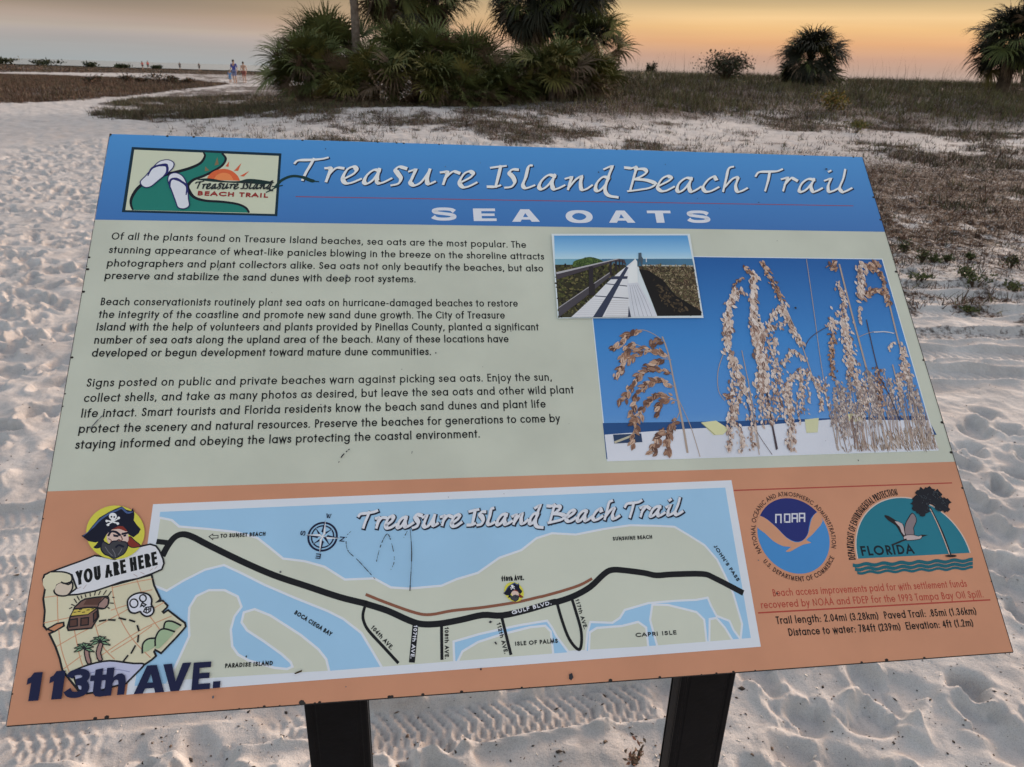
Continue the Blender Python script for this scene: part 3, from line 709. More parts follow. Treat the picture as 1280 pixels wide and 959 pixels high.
# a geometric sans drawn as strokes: cap height 1, x-height .6
def arc(cx, cy, rx, ry, a0, a1, n_=9):
    return [(cx + rx * math.cos(math.radians(a0 + (a1 - a0) * i / (n_ - 1))), cy + ry * math.sin(math.radians(a0 + (a1 - a0) * i / (n_ - 1)))) for i in range(n_)]
X = .60; O_ = arc(.3, .3, .3, .3, 0, 360, 17)
GL = {
 'a': (.6, [O_, [(.6, 0), (.6, X)]], .10, .14), 'b': (.6, [O_, [(0, 0), (0, 1.06)]], .14, .10),
 'c': (.5, [arc(.3, .3, .3, .3, 48, 312, 13)], .10, .06), 'd': (.6, [O_, [(.6, 0), (.6, 1.06)]], .10, .14),
 'e': (.6, [[(.0, .3), (.6, .3)] + arc(.3, .3, .3, .3, 0, 318, 15)], .10, .08),
 'f': (.34, [[(.13, 0), (.13, .88)] + arc(.31, .88, .18, .18, 180, 90, 5), [(0, X), (.30, X)]], .05, .02),
 'g': (.6, [O_, [(.6, X), (.6, -.1)] + arc(.31, -.1, .29, .28, 0, -150, 9)], .10, .14),
 'h': (.48, [[(0, 0), (0, 1.06)], [(0, .34)] + arc(.24, .36, .24, .24, 180, 0, 9) + [(.48, 0)]], .14, .14),
 'i': (0, [[(0, 0), (0, X)], [(0, .86), (0, .88)]], .14, .14), 'j': (0, [[(0, -.36), (0, X)], [(0, .86), (0, .88)]], .14, .14),
 'k': (.44, [[(0, 0), (0, 1.06)], [(.40, X), (.02, .27)], [(.14, .36), (.44, 0)]], .14, .03), 'l': (0, [[(0, 0), (0, 1.06)]], .14, .14),
 'm': (.84, [[(0, 0), (0, X)], [(0, .36)] + arc(.21, .39, .21, .21, 180, 0, 9) + [(.42, 0)], [(.42, .36)] + arc(.63, .39, .21, .21, 180, 0, 9) + [(.84, 0)]], .14, .14),
 'n': (.46, [[(0, 0), (0, X)], [(0, .35)] + arc(.23, .37, .23, .23, 180, 0, 9) + [(.46, 0)]], .14, .14),
 'o': (.6, [O_], .10, .10), 'p': (.6, [O_, [(0, -.36), (0, X)]], .14, .10), 'q': (.6, [O_, [(.6, -.36), (.6, X)]], .10, .14),
 'r': (.28, [[(0, 0), (0, X)], [(0, .34)] + arc(.22, .37, .22, .23, 180, 70, 7)], .14, .02),
 's': (.34, [[(.34, .49), (.28, .575), (.17, X), (.06, .565), (.02, .47), (.07, .385), (.18, .335), (.30, .28), (.355, .17), (.31, .06), (.18, 0), (.06, .03), (0, .12)]], .09, .09),
 't': (.30, [[(.14, 0), (.14, .88)], [(0, X), (.28, X)]], .05, .04), 'u': (.46, [[(0, X), (0, .23)] + arc(.23, .23, .23, .23, 180, 360, 9) + [(.46, X)], [(.46, 0), (.46, X)]], .14, .14),
 'v': (.5, [[(0, X), (.25, 0), (.5, X)]], .04, .04), 'w': (.84, [[(0, X), (.21, 0), (.42, X), (.63, 0), (.84, X)]], .04, .04),
 'x': (.46, [[(0, X), (.46, 0)], [(0, 0), (.46, X)]], .04, .04), 'y': (.5, [[(0, X), (.26, .02)], [(.5, X), (.09, -.36)]], .04, .04),
 'z': (.42, [[(0, X), (.42, X), (0, 0), (.42, 0)]], .07, .07),
 'A': (.80, [[(0, 0), (.40, 1), (.80, 0)], [(.14, .33), (.66, .33)]], .04, .04),
 'B': (.48, [[(0, 0), (0, 1), (.2, 1)] + arc(.2, .77, .22, .23, 90, -90, 7) + [(0, .54)], [(0, .54), (.22, .54)] + arc(.22, .27, .26, .27, 90, -90, 7) + [(0, 0)]], .15, .09),
 'C': (.82, [arc(.5, .5, .5, .5, 48, 312, 17)], .10, .06), 'D': (.66, [[(0, 0), (0, 1), (.16, 1)] + arc(.16, .5, .5, .5, 90, -90, 13) + [(0, 0)]], .15, .10),
 'E': (.42, [[(.42, 1), (0, 1), (0, 0), (.42, 0)], [(0, .54), (.40, .54)]], .15, .08), 'F': (.40, [[(.40, 1), (0, 1), (0, 0)], [(0, .52), (.38, .52)]], .15, .05),
 'G': (.92, [arc(.5, .5, .5, .5, 48, 330, 17) + [(.94, .46), (.55, .46)]], .10, .08), 'H': (.60, [[(0, 0), (0, 1)], [(.6, 0), (.6, 1)], [(0, .53), (.6, .53)]], .15, .15),
 'I': (0, [[(0, 0), (0, 1)]], .15, .15), 'J': (.30, [[(.30, 1), (.30, .2)] + arc(.13, .2, .17, .2, 0, -150, 7)], .05, .15),
 'K': (.54, [[(0, 0), (0, 1)], [(.50, 1), (.02, .48)], [(.16, .60), (.54, 0)]], .15, .03), 'L': (.38, [[(0, 1), (0, 0), (.38, 0)]], .15, .04),
 'M': (.86, [[(0, 0), (.12, 1), (.43, .05), (.74, 1), (.86, 0)]], .10, .10), 'N': (.66, [[(0, 0), (0, 1), (.66, 0), (.66, 1)]], .15, .15),
 'O': (1.0, [arc(.5, .5, .5, .5, 0, 360, 25)], .10, .10), 'P': (.42, [[(0, 0), (0, 1), (.17, 1)] + arc(.17, .73, .26, .27, 90, -90, 9) + [(0, .46)]], .15, .06),
 'Q': (1.0, [arc(.5, .5, .5, .5, 0, 360, 25), [(.6, .35), (.95, -.02)]], .10, .10),
 'R': (.46, [[(0, 0), (0, 1), (.17, 1)] + arc(.17, .73, .26, .27, 90, -90, 9) + [(0, .46)], [(.16, .46), (.46, 0)]], .15, .04),
 'S': (.46, [[(.45, .82), (.38, .95), (.24, 1), (.09, .94), (.03, .79), (.08, .65), (.22, .56), (.38, .46), (.47, .28), (.42, .1), (.25, 0), (.08, .05), (0, .2)]], .10, .10),
 'T': (.52, [[(.26, 0), (.26, 1)], [(0, 1), (.52, 1)]], .04, .04), 'U': (.58, [[(0, 1), (0, .29)] + arc(.29, .29, .29, .29, 180, 360, 11) + [(.58, 1)]], .15, .15),
 'V': (.74, [[(0, 1), (.37, 0), (.74, 1)]], .04, .04), 'W': (1.1, [[(0, 1), (.275, 0), (.55, 1), (.825, 0), (1.1, 1)]], .04, .04),
 'X': (.62, [[(0, 1), (.62, 0)], [(0, 0), (.62, 1)]], .04, .04), 'Y': (.62, [[(0, 1), (.31, .46), (.62, 1)], [(.31, .46), (.31, 0)]], .04, .04), 'Z': (.56, [[(0, 1), (.56, 1), (0, 0), (.56, 0)]], .07, .07),
 '0': (.5, [arc(.25, .5, .25, .5, 0, 360, 17)], .10, .10), '1': (.2, [[(0, .82), (.18, 1), (.18, 0)]], .14, .18), '2': (.46, [arc(.22, .76, .22, .24, 170, -20, 9) + [(0, 0), (.46, 0)]], .10, .10),
 '3': (.46, [arc(.22, .77, .20, .23, 160, -90, 9) + arc(.22, .27, .24, .27, 90, -165, 11)], .10, .10), '4': (.52, [[(.38, 0), (.38, 1), (0, .27), (.52, .27)]], .08, .08),
 '5': (.46, [[(.42, 1), (.12, 1), (.05, .54), (.22, .60)] + arc(.21, .31, .25, .31, 70, -160, 9)], .10, .10), '6': (.5, [arc(.25, .29, .25, .29, 0, 360, 15), [(.02, .36), (.40, 1)]], .10, .10),
 '7': (.46, [[(0, 1), (.46, 1), (.12, 0)]], .10, .08), '8': (.48, [arc(.24, .77, .19, .23, 0, 360, 13), arc(.24, .28, .24, .28, 0, 360, 15)], .10, .10), '9': (.5, [arc(.25, .71, .25, .29, 0, 360, 15), [(.48, .64), (.10, 0)]], .10, .10),
 '.': (0, [[(0, 0), (0, .02)]], .12, .12), ',': (.06, [[(.06, .03), (0, -.16)]], .10, .12), "'": (0, [[(0, .82), (0, 1.02)]], .12, .12), ':': (0, [[(0, 0), (0, .02)], [(0, .5), (0, .52)]], .14, .14),
 '(': (.16, [arc(.45, .42, .45, .66, 125, 235, 7)], .10, .04), ')': (.16, [arc(-.29, .42, .45, .66, 55, -55, 7)], .04, .10), '-': (.24, [[(0, .33), (.24, .33)]], .10, .10), ' ': (.52, [], 0, 0),
}
for c in 'abcdefghijklmnopqrstuvwxyz':            # larger x-height
    wd, st_, ls, rs_ = GL[c]; f_ = lambda y: y if y < 0 else (y * 1.13 if y <= .6 else .678 + (y - .6) * .83)
    GL[c] = (wd * 1.13, [[(a * 1.13, f_(b)) for a, b in s_] for s_ in st_], ls * .86, rs_ * .86)
def geom(txt, track=0):
    return sum(GL[c][0] + GL[c][2] + GL[c][3] + track for c in txt), sum(c != ' ' for c in txt)
def text(art, txt, p0, p1, h, w, m_, track=0, shear=0):
    """txt along the baseline p0 -> p1 in panel metres, cap height h, stroke w (share of cap height)"""
    p0, p1 = np.asarray(p0), np.asarray(p1); L = np.hypot(*(p1 - p0)); e = (p1 - p0) / L
    nrm_ = np.array((-e[1], e[0])); g, n_ = geom(txt, track); sw = w * h
    k = (L - n_ * sw) / (g - track - GL[txt[0]][2] - GL[txt[-1]][3])
    x = -GL[txt[0]][2] * k; z0 = art.z
    for c in txt:
        wd, st, ls, rs_ = GL[c]
        x += ls * k
        for q, s_ in enumerate(st):
            pts = []
            for gx_, gy_ in s_:
                X_ = x + sw / 2 + gx_ * k; Y_ = sw / 2 + gy_ * (h - sw); X_ += shear * Y_
                pts.append(p0 + e * X_ + nrm_ * Y_)
            art.z = z0 + art.dz * (1 + q)
            cl = np.hypot(*(pts[0] - pts[-1])) < 1e-7 and len(pts) > 3
            art.line(pts[:-1] if cl else pts, sw, m_, closed=cl, step=False)
        x += (wd + rs_ + track) * k + (sw if c != ' ' else 0)
    art.z = z0 + art.dz * 4
def arctext(art, txt, c, r_, a0, a1, h, w, m_, inward=False, fx=lambda p: p):
    """letters set round a circle from angle a0 to a1 (degrees)"""
    g, n_ = geom(txt); sw = w * h; Ltot = abs(math.radians(a1 - a0)) * (r_ + (h if inward else 0) * -.5 + (0 if inward else h * .5)); k = (Ltot - n_ * sw) / g; x = 0; z0 = art.z
    for ch in txt:
        wd, st, ls, rs_ = GL[ch]; ad_ = (wd + ls + rs_) * k + (sw if ch != ' ' else 0)
        am = math.radians(a0 + (a1 - a0) * (x + ad_ / 2) / Ltot)
        rad_ = np.array((math.cos(am), math.sin(am))); e = np.array((math.sin(am), -math.cos(am))); u = rad_
        if inward: e, u = -e, -rad_
        o = np.asarray(c) + rad_ * r_
        for q, s_ in enumerate(st):
            pts = [fx(o + e * ((gx_ + ls) * k + sw / 2 - ad_ / 2) + u * (sw / 2 + gy_ * (h - sw))) for gx_, gy_ in s_]
            art.z = z0 + art.dz * (1 + q)
            cl = np.hypot(*(pts[0] - pts[-1])) < 1e-7 and len(pts) > 3
            art.line(pts[:-1] if cl else pts, sw, m_, closed=cl, step=False)
        x += ad_
    art.z = z0 + art.dz * 4
# heavy display letters as filled outlines in a unit box
HV = {
 'E': [[(0, 0), (1, 0), (1, .21), (.36, .21), (.36, .40), (.93, .40), (.93, .60), (.36, .60), (.36, .79), (.97, .79), (.97, 1), (0, 1)]],
 'A': [[(0, 0), (.30, 0), (.50, .70), (.50, 1), (.34, 1)], [(1, 0), (.66, 1), (.50, 1), (.50, .70), (.70, 0)], [(.30, .17), (.70, .17), (.64, .37), (.36, .37)]],
 'V': [[(0, 1), (.31, 1), (.5, .34), (.69, 1), (1, 1), (.65, 0), (.35, 0)]],
 'T': [[(0, 1), (1, 1), (1, .78), (.67, .78), (.67, 0), (.33, 0), (.33, .78), (0, .78)]],
 'h': [[(0, 0), (.36, 0), (.36, .42), (.42, .53), (.53, .56), (.62, .52), (.65, .42), (.65, 0), (1, 0), (1, .50), (.93, .68), (.76, .77), (.56, .76), (.36, .64), (.36, 1), (0, 1)]],
 't': [[(0, .56), (0, .76), (.24, .76), (.24, .96), (.68, 1), (.68, .76), (1, .76), (1, .56), (.68, .56), (.68, .27), (.76, .19), (1, .2), (1, .0), (.7, -.02), (.42, .01), (.28, .10), (.24, .25), (.24, .56)]],
 '1': [[(-.25, .58), (-.25, .80), (.0, .85), (.22, 1), (1, 1), (1, 0), (.12, 0), (.12, .64)]], '.': [[(0, 0), (1, 0), (1, .24), (0, .24)]],
}
HVS = {'S': [(.93, .70), (.82, .84), (.66, .89), (.48, .90), (.28, .88), (.16, .80), (.15, .69), (.24, .60), (.50, .53), (.76, .46), (.87, .36), (.86, .22), (.72, .125), (.50, .10), (.28, .12), (.13, .20), (.06, .31)],
       '3': [(.10, .72), (.20, .85), (.45, .90), (.72, .86), (.82, .73), (.72, .60), (.42, .54)], '3b': [(.42, .54), (.74, .49), (.86, .33), (.80, .17), (.52, .09), (.22, .13), (.07, .28)]}
def heavy(art, ch, q0, q1, h, m_, wy=.20, wx=.30):
    """one heavy letter in the box standing on q0 -> q1"""
    q0, q1 = np.asarray(q0), np.asarray(q1); L = np.hypot(*(q1 - q0)); e = (q1 - q0) / L; nn = np.array((-e[1], e[0])); mp = lambda x, y: q0 + e * (x * L) + nn * (y * h)
    if ch in HV:
        for P in HV[ch]: art.poly([mp(*p) for p in P], m_)
    elif ch == 'O':
        P = [mp(.5 + (.5 - wx / 2) * math.cos(a), .5 + (.52 - wy / 2) * math.sin(a)) for a in np.linspace(0, 2 * math.pi, 41)[:-1]]
        art.line(P, [math.hypot(wx * L * math.cos(a), wy * h * math.sin(a)) for a in np.linspace(0, 2 * math.pi, 41)[:-1]], m_, closed=True)
    else:
        for key in ((ch,) if ch == 'S' else ('3', '3b')):
            P = smooth([mp(*p) for p in HVS[key]], 4); W = []
            for i in range(len(P)):
                t = P[min(i + 1, len(P) - 1)] - P[max(i - 1, 0)]; t = t / np.hypot(*t); W.append(math.hypot(wy * h * (t @ e), wx * L * (t @ nn)))
            art.line(P, W, m_, cap=False)

# ---- panel and posts
M_edge = mat('panel_edge', (.03, .025, .023), .7, .2, var=.4, vscale=60)
M_green = ink((184, 187, 174), .05)
bw = [];
def panel_mesh():
    V, F, Mi = [], [], []
    c = .0012
    # rounded corner outline with tiny wear nicks along the edge
    prn = random.Random(4); out = []
    def edge(a, b, n_):
        a, b = np.array(a), np.array(b); t = (b - a); L = np.hypot(*t); nn = np.array((-t[1], t[0])) / L
        for i in range(n_):
            f = i / n_; nick = max(0, prn.gauss(-.0006, .0008)) if 2 < i < n_ - 2 else 0
            out.append(a + t * f + nn * min(nick, .002))
    rr = .004
    edge((rr, 0), (PW - rr, 0), 150); edge((PW, rr), (PW, PH - rr), 100); edge((PW - rr, PH), (rr, PH), 150); edge((0, PH - rr), (0, rr), 100)
    n_ = len(out)
    for z in (0, -.0008, -PT):
        k = 1 if z == 0 else 0
        for p_ in out:
            q = np.array((PW / 2, PH / 2)); V.append((p_[0] + (np.sign(q[0] - p_[0]) * .0006 * k), p_[1] + (np.sign(q[1] - p_[1]) * .0006 * k), z))
    F.append(tuple(range(n_))); Mi.append(0)
    for a in (0, 1):
        for i in range(n_): j = (i + 1) % n_; F.append((a * n_ + j, a * n_ + i, (a + 1) * n_ + i, (a + 1) * n_ + j)); Mi.append(1)
    F.append(tuple(range(3 * n_ - 1, 2 * n_ - 1, -1))); Mi.append(1)
    return mesh_np('panel', V, F, [M_green, M_edge], Mi)
panel = link('panel', panel_mesh(), sign); panel.matrix_local = LM

M_post = mat('post_black', (.003, .003, .0042), .42, .10, var=.3, vscale=25, bump=.05, bscale=120)
def post(px0, px1, pyr):
    """extruded square post behind the panel, through the photo columns px0..px1"""
    back = .20; nh = Vector((r3.x, r3.y, 0)).normalized()                   # horizontal, towards the viewer
    pl = BL - nh * back
    def hit(px):
        d = ray(px, pyr); k = (pl - Vector((0, 0, CAMZ))).dot(nh) / d.dot(nh); return Vector((0, 0, CAMZ)) + d * k
    a, b = hit(px0), hit(px1); w = (b - a).length; ex = Vector((r1.x, r1.y, 0)).normalized(); ey = -nh
    # profile: rounded square with two shallow grooves on every face
    prof = []
    side_ = [(-.5, 0), (-.44, -.028), (-.40, -.03), (-.375, .012), (-.345, .012), (-.32, -.02), (-.20, -.024), (.20, -.024), (.32, -.02), (.345, .012), (.375, .012), (.40, -.03), (.44, -.028)]
    for q in range(4):
        ca, sa = math.cos(q * math.pi / 2), math.sin(q * math.pi / 2)
        for u, v in side_:
            X_, Y_ = u, -.5 + v + .028
            prof.append((X_ * ca - Y_ * sa, (X_ * sa + Y_ * ca) * .42))
    V, F = [], []; n_ = len(prof)
    c0 = (a + b) / 2 + ey * (w * .21); c0.z = 0
    for lev in range(2):
        for X_, Y_ in prof:
            p_ = c0 + ex * X_ * w + ey * Y_ * w
            if lev == 0: z = -.25
            else:                                                            # top cut parallel to the panel back
                rel = p_ - BL; s_ = (r3.dot(rel) + PT + .004) / r3.z; z = BL.z + 0; z = (BL.dot(r3) - PT - .004 - p_.x * r3.x - p_.y * r3.y) / r3.z
            V.append((p_.x - sign_loc.x, p_.y - sign_loc.y, z))
    for i in range(n_): j = (i + 1) % n_; F.append((i, j, n_ + j, n_ + i))
    F.append(tuple(range(n_, 2 * n_))); F.append(tuple(range(n_ - 1, -1, -1)))
    link('post', mesh_np('post', V, F, [M_post]), sign)
post(384, 461, 915); post(845, 909, 900)

# ---- colour bands
vh = (S(118, 275.6)[1] + S(1106, 288.3)[1] + S(560, 282.5)[1]) / 3; vf = (S(57, 617)[1] + S(1191, 575)[1] + S(600, 597)[1]) / 3
def gradmat(name, stops, axis, lo, hi_, rough=.62):
    """ink printed as a colour blend across the sheet"""
    mt = bpy.data.materials.new(name); mt.use_nodes = True; n, l = mt.node_tree.nodes, mt.node_tree.links; p = n['Principled BSDF']
    p.inputs['Roughness'].default_value = rough; p.inputs['Specular IOR Level'].default_value = .2
    t = n.new('ShaderNodeTexCoord'); s_ = n.new('ShaderNodeSeparateXYZ'); l.new(t.outputs['Object'], s_.inputs[0])
    mr = n.new('ShaderNodeMapRange'); l.new(s_.outputs[axis], mr.inputs['Value']); mr.inputs['From Min'].default_value = lo; mr.inputs['From Max'].default_value = hi_
    r = ramp(n, [(p_, tuple(min(.86, x * GAIN) for x in lin(*c))) for p_, c in stops]); l.new(mr.outputs[0], r.inputs[0]); l.new(r.outputs[0], p.inputs['Base Color'])
    return mt
e0 = .0007
A = Art(.00010); A.poly([(e0, vh), (PW - e0, vh), (PW - e0, PH - .001), (e0, PH - .001)], gradmat('header_blue', [(0, (62, 110, 171)), (1, (74, 138, 197))], 1, vh, PH)); header = A.build('header_band', sign)
A = Art(.00010); A.poly([(e0, .001), (PW - e0, .001), (PW - e0, vf), (e0, vf)], ink((189, 134, 106), .05)); footer = A.build('footer_band', sign)

BLK = ink((15, 16, 19), .0); WHT = ink((206, 208, 218), .02); RED = ink((165, 62, 55), .0); NAVY = ink((24, 27, 55), .0)

# ---- body text
A = Art(.00016)
Z4, Z5 = (90, 280, 3.879), (400, 280, 3.879); Z6, Z7 = (80, 450, 3.765), (400, 450, 3.765)
def zp(z, x, y): return S(z[0] + x / z[2], z[1] + y / z[2])
lines = [
 ('Of all the plants found on Treasure Island beaches, sea oats are the most popular. The', (Z4, 190, 76), (Z5, 1000, 117)),
 ('stunning appearance of wheat-like panicles blowing in the breeze on the shoreline attracts', (Z4, 178, 142), (Z5, 1087, 174)),
 ('photographers and plant collectors alike. Sea oats not only beautify the beaches, but also', (Z4, 169, 207), (Z5, 1083, 232)),
 ('preserve and stabilize the sand dunes with deep root systems.', (Z4, 158, 268), (Z5, 463, 285)),
 ('Beach conservationists routinely plant sea oats on hurricane-damaged beaches to restore', (Z4, 138, 395), (Z5, 960, 402)),
 ('the integrity of the coastline and promote new sand dune growth. The City of Treasure', (Z4, 127, 457), (Z5, 897, 460)),
 ('Island with the help of volunteers and plants provided by Pinellas County, planted a significant', (Z4, 118, 518), (Z5, 1062, 517)),
 ('number of sea oats along the upland area of the beach. Many of these locations have', (Z4, 107, 582), (Z5, 915, 575)),
 ('developed or begun development toward mature dune communities.', (Z4, 95, 645), (Z5, 538, 637)),
 ('Signs posted on public and private beaches warn against picking sea oats. Enjoy the sun,', (Z6, 105, 127), (Z7, 1091, 98)),
 ('collect shells, and take as many photos as desired, but leave the sea oats and other wild plant', (Z6, 92, 199), (Z7, 1196, 158)),
 ('life intact. Smart tourists and Florida residents know the beach sand dunes and plant life', (Z6, 80, 272), (Z7, 1063, 225)),
 ('protect the scenery and natural resources. Preserve the beaches for generations to come by', (Z6, 68, 345), (Z7, 1131, 293)),
 ('staying informed and obeying the laws protecting the coastal environment.', (Z6, 52, 420), (Z7, 752, 366)),
]
CH = .0118
for i_, (txt, q0, q1) in enumerate(lines):
    text(A, txt, zp(*q0), zp(*q1), CH, .134, BLK)
    if i_ in (3, 8, 13): A.build('text_paragraph', sign); A = Art(.00016)

# ---- brush script lettering of the title, traced stroke by stroke
TZ2, TZ3 = ZM(350, 180, 3.459), ZM(700, 180, 3.2)
TITLE = [
 (TZ2, [(64, 84), (80, 72), (130, 70), (180, 66), (206, 60)]), (TZ2, [(146, 66), (130, 95), (112, 125), (98, 156)]),
 (TZ2, [(198, 106), (218, 108), (210, 135), (200, 162)]), (TZ2, [(206, 140), (230, 114), (248, 104), (272, 106)]),
 (TZ2, [(276, 152), (318, 130), (330, 112), (318, 100), (292, 110), (272, 145), (280, 168), (305, 170), (350, 152)]),
 (TZ2, [(428, 116), (404, 114), (376, 136), (364, 164), (378, 172), (404, 154), (428, 118)]), (TZ2, [(430, 110), (420, 145), (424, 168), (444, 168), (482, 150)]),
 (TZ2, [(542, 106), (515, 100), (500, 112), (510, 130), (522, 150), (512, 172), (482, 180)]),
 (TZ2, [(558, 120), (584, 114), (572, 146), (564, 168), (582, 180), (612, 164), (644, 120)]), (TZ2, [(648, 112), (636, 152), (642, 174), (670, 164)]),
 (TZ2, [(696, 124), (722, 124), (714, 150), (706, 174)]), (TZ2, [(712, 152), (736, 128), (752, 120), (772, 126)]),
 (TZ2, [(780, 168), (822, 146), (834, 130), (820, 120), (796, 130), (776, 164), (788, 186), (812, 186), (850, 168)]),
 (TZ2, [(912, 104), (940, 100), (976, 96)]), (TZ2, [(954, 98), (944, 140), (932, 186)]), (TZ2, [(900, 186), (930, 186), (952, 180)]),
 (TZ2, [(1026, 112), (1004, 112), (992, 126), (1008, 146), (1014, 168), (1000, 186), (974, 190)]),
 (TZ2, [(1088, 94), (1074, 100), (1062, 145), (1050, 178), (1064, 192), (1100, 180)]),
 (TZ2, [(1186, 140), (1160, 136), (1132, 158), (1120, 186), (1134, 196), (1160, 178), (1186, 142)]), (TZ2, [(1188, 134), (1176, 170), (1182, 194), (1200, 194), (1230, 180)]),
 (TZ3, [(22, 140), (44, 136), (38, 160), (32, 182)]), (TZ3, [(38, 172), (62, 144), (84, 132), (82, 158), (86, 182), (104, 182), (128, 166)]),
 (TZ3, [(192, 136), (170, 134), (148, 156), (142, 182), (156, 188), (178, 168), (196, 138)]), (TZ3, [(176, 102), (206, 92), (194, 130), (180, 180), (192, 206), (228, 214)]),
 (TZ3, [(262, 96), (284, 98), (304, 96), (296, 130), (280, 188)]), (TZ3, [(300, 102), (336, 102), (344, 116), (322, 132), (296, 142)]), (TZ3, [(300, 142), (346, 146), (380, 160), (360, 176), (318, 184), (272, 190)]),
 (TZ3, [(396, 168), (432, 150), (444, 138), (428, 130), (406, 142), (390, 172), (402, 188), (424, 188), (456, 172)]),
 (TZ3, [(524, 140), (502, 138), (476, 158), (468, 184), (480, 192), (502, 176), (526, 142)]), (TZ3, [(526, 136), (516, 168), (522, 190), (538, 188), (564, 172)]),
 (TZ3, [(622, 140), (614, 132), (592, 144), (572, 172), (580, 190), (602, 190), (634, 174)]),
 (TZ3, [(692, 92), (674, 100), (664, 140), (652, 190)]), (TZ3, [(660, 172), (690, 140), (710, 138), (702, 168), (708, 190), (724, 190), (748, 178)]),
 (TZ3, [(782, 130), (796, 114), (836, 112), (868, 110), (888, 102)]), (TZ3, [(838, 112), (832, 146), (820, 188)]),
 (TZ3, [(886, 142), (908, 138), (900, 160), (892, 188)]), (TZ3, [(898, 164), (918, 142), (928, 138), (944, 146)]),
 (TZ3, [(1014, 144), (990, 142), (966, 160), (956, 186), (968, 192), (990, 178), (1014, 148)]), (TZ3, [(1016, 140), (1004, 170), (1010, 190), (1024, 190), (1048, 178)]),
 (TZ3, [(1058, 148), (1080, 142), (1072, 168), (1074, 190), (1090, 190), (1114, 178)]), (TZ3, [(1074, 112), (1082, 108)]),
 (TZ3, [(1140, 104), (1132, 140), (1118, 176), (1128, 192), (1142, 190), (1166, 178)]),
]
TSTR = [smooth(z(*pts), 5) for z, pts in TITLE]
NIB = math.radians(38)
def nibline(art, pts, thick, thin, m_):
    P = [np.asarray(p) for p in pts]; W = []
    for i in range(len(P)):
        t = P[min(i + 1, len(P) - 1)] - P[max(i - 1, 0)]; a = math.atan2(t[1], t[0])
        f = i / (len(P) - 1); W.append(max(thin, thick * abs(math.sin(a - NIB)) * (.8 + .2 * math.sin(math.pi * min(1, .15 + f)))))
    art.line(pts, W, m_, cap=True)
def script(art, xf, thick, thin, fill, shadow=None, off=(0, 0), grow=1.0):
    if shadow:
        for s_ in TSTR: nibline(art, [xf(p) + np.array(off) for p in s_], thick * grow, thin * grow + thick * (grow - 1) * .5, shadow)
    art.up(4)
    for s_ in TSTR: nibline(art, [xf(p) for p in s_], thick, thin, fill)
A = Art(.00022, 5e-6); script(A, lambda p: p, .0085, .0032, ink((216, 218, 226), 0), ink((26, 36, 66), 0), (.0013, -.0013), 1.18); A.build('title_lettering', sign)

# red rule and subtitle
A = Art(.00020); A.line([S(369.5, 246), S(1066.5, 257.5)], .0014, ink((140, 70, 90), 0), cap=False)
A.build('red_rule', sign)
A = Art(.00022)
HS = np.hypot(*(TZ2((842, 281))[0] - TZ2((838, 335))[0]))
for ch, z, x0, x1, y in (('S', TZ2, 656, 764, 331), ('E', TZ2, 838, 937, 334), ('A', TZ2, 1004, 1124, 337), ('O', TZ3, 26, 134, 316), ('A', TZ3, 196, 302, 316), ('T', TZ3, 355, 450, 316), ('S', TZ3, 512, 604, 316)):
    heavy(A, ch, z((x0, y))[0], z((x1, y))[0], HS, WHT, .235, .24)
A.build('subtitle_lettering', sign)

# ---- trail emblem (framed picture, top left)
E1 = ZM(130, 165, 4.741)
A = Art(.00020)
DK = ink((22, 26, 34), 0); CRM = ink((192, 196, 174), .02); TEAL = ink((34, 116, 104), .03)
A.poly(E1((165, 90), (1052, 128), (1027, 500), (106, 476)), ink((20, 44, 58), 0))
A.poly(E1((180, 106), (1036, 143), (1012, 487), (127, 464)), CRM)
tr = smooth(E1((590, 122), (598, 145), (572, 185), (510, 215), (430, 238), (350, 258), (260, 292), (200, 335), (165, 390), (160, 430), (172, 464)), 5)
tr2 = smooth(E1((860, 480), (840, 450), (790, 428), (700, 415), (600, 408), (535, 388), (505, 350), (498, 318), (530, 285), (590, 262), (650, 232), (700, 200), (722, 160), (700, 128)), 5)
A.poly(tr + tr2, TEAL)
nibw = lambda n_, a, b: [a + (b - a) * math.sin(math.pi * i / (n_ - 1)) for i in range(n_)]
A.line(tr, nibw(len(tr), .0022, .0056), DK, cap=False)
A.line(tr2, nibw(len(tr2), .0030, .0046), DK, cap=False)
sunP = E1((610, 285), (618, 262), (650, 235), (700, 220), (750, 228), (790, 258), (806, 290))
A.shape(smooth(sunP, 4), ink((205, 96, 58), .03)); 
A.shape(smooth(E1((650, 285), (668, 258), (705, 243), (745, 252), (768, 287)), 3), ink((222, 128, 78), 0))
for q in (((720, 205), (742, 175), (738, 208)), ((770, 232), (815, 185), (795, 232)), ((806, 262), (862, 232), (828, 266)), ((655, 200), (672, 150), (680, 195)), ((598, 235), (600, 205), (625, 230))):
    A.poly(E1(*q), ink((196, 92, 62), 0) if q[0][0] > 700 else ink((120, 104, 78), 0))
A.shape(smooth(E1((540, 283), (620, 276), (720, 292), (800, 292), (850, 280), (920, 284), (1012, 302), (940, 312), (860, 306), (760, 303), (640, 296)), 3), ink((24, 44, 44), 0))
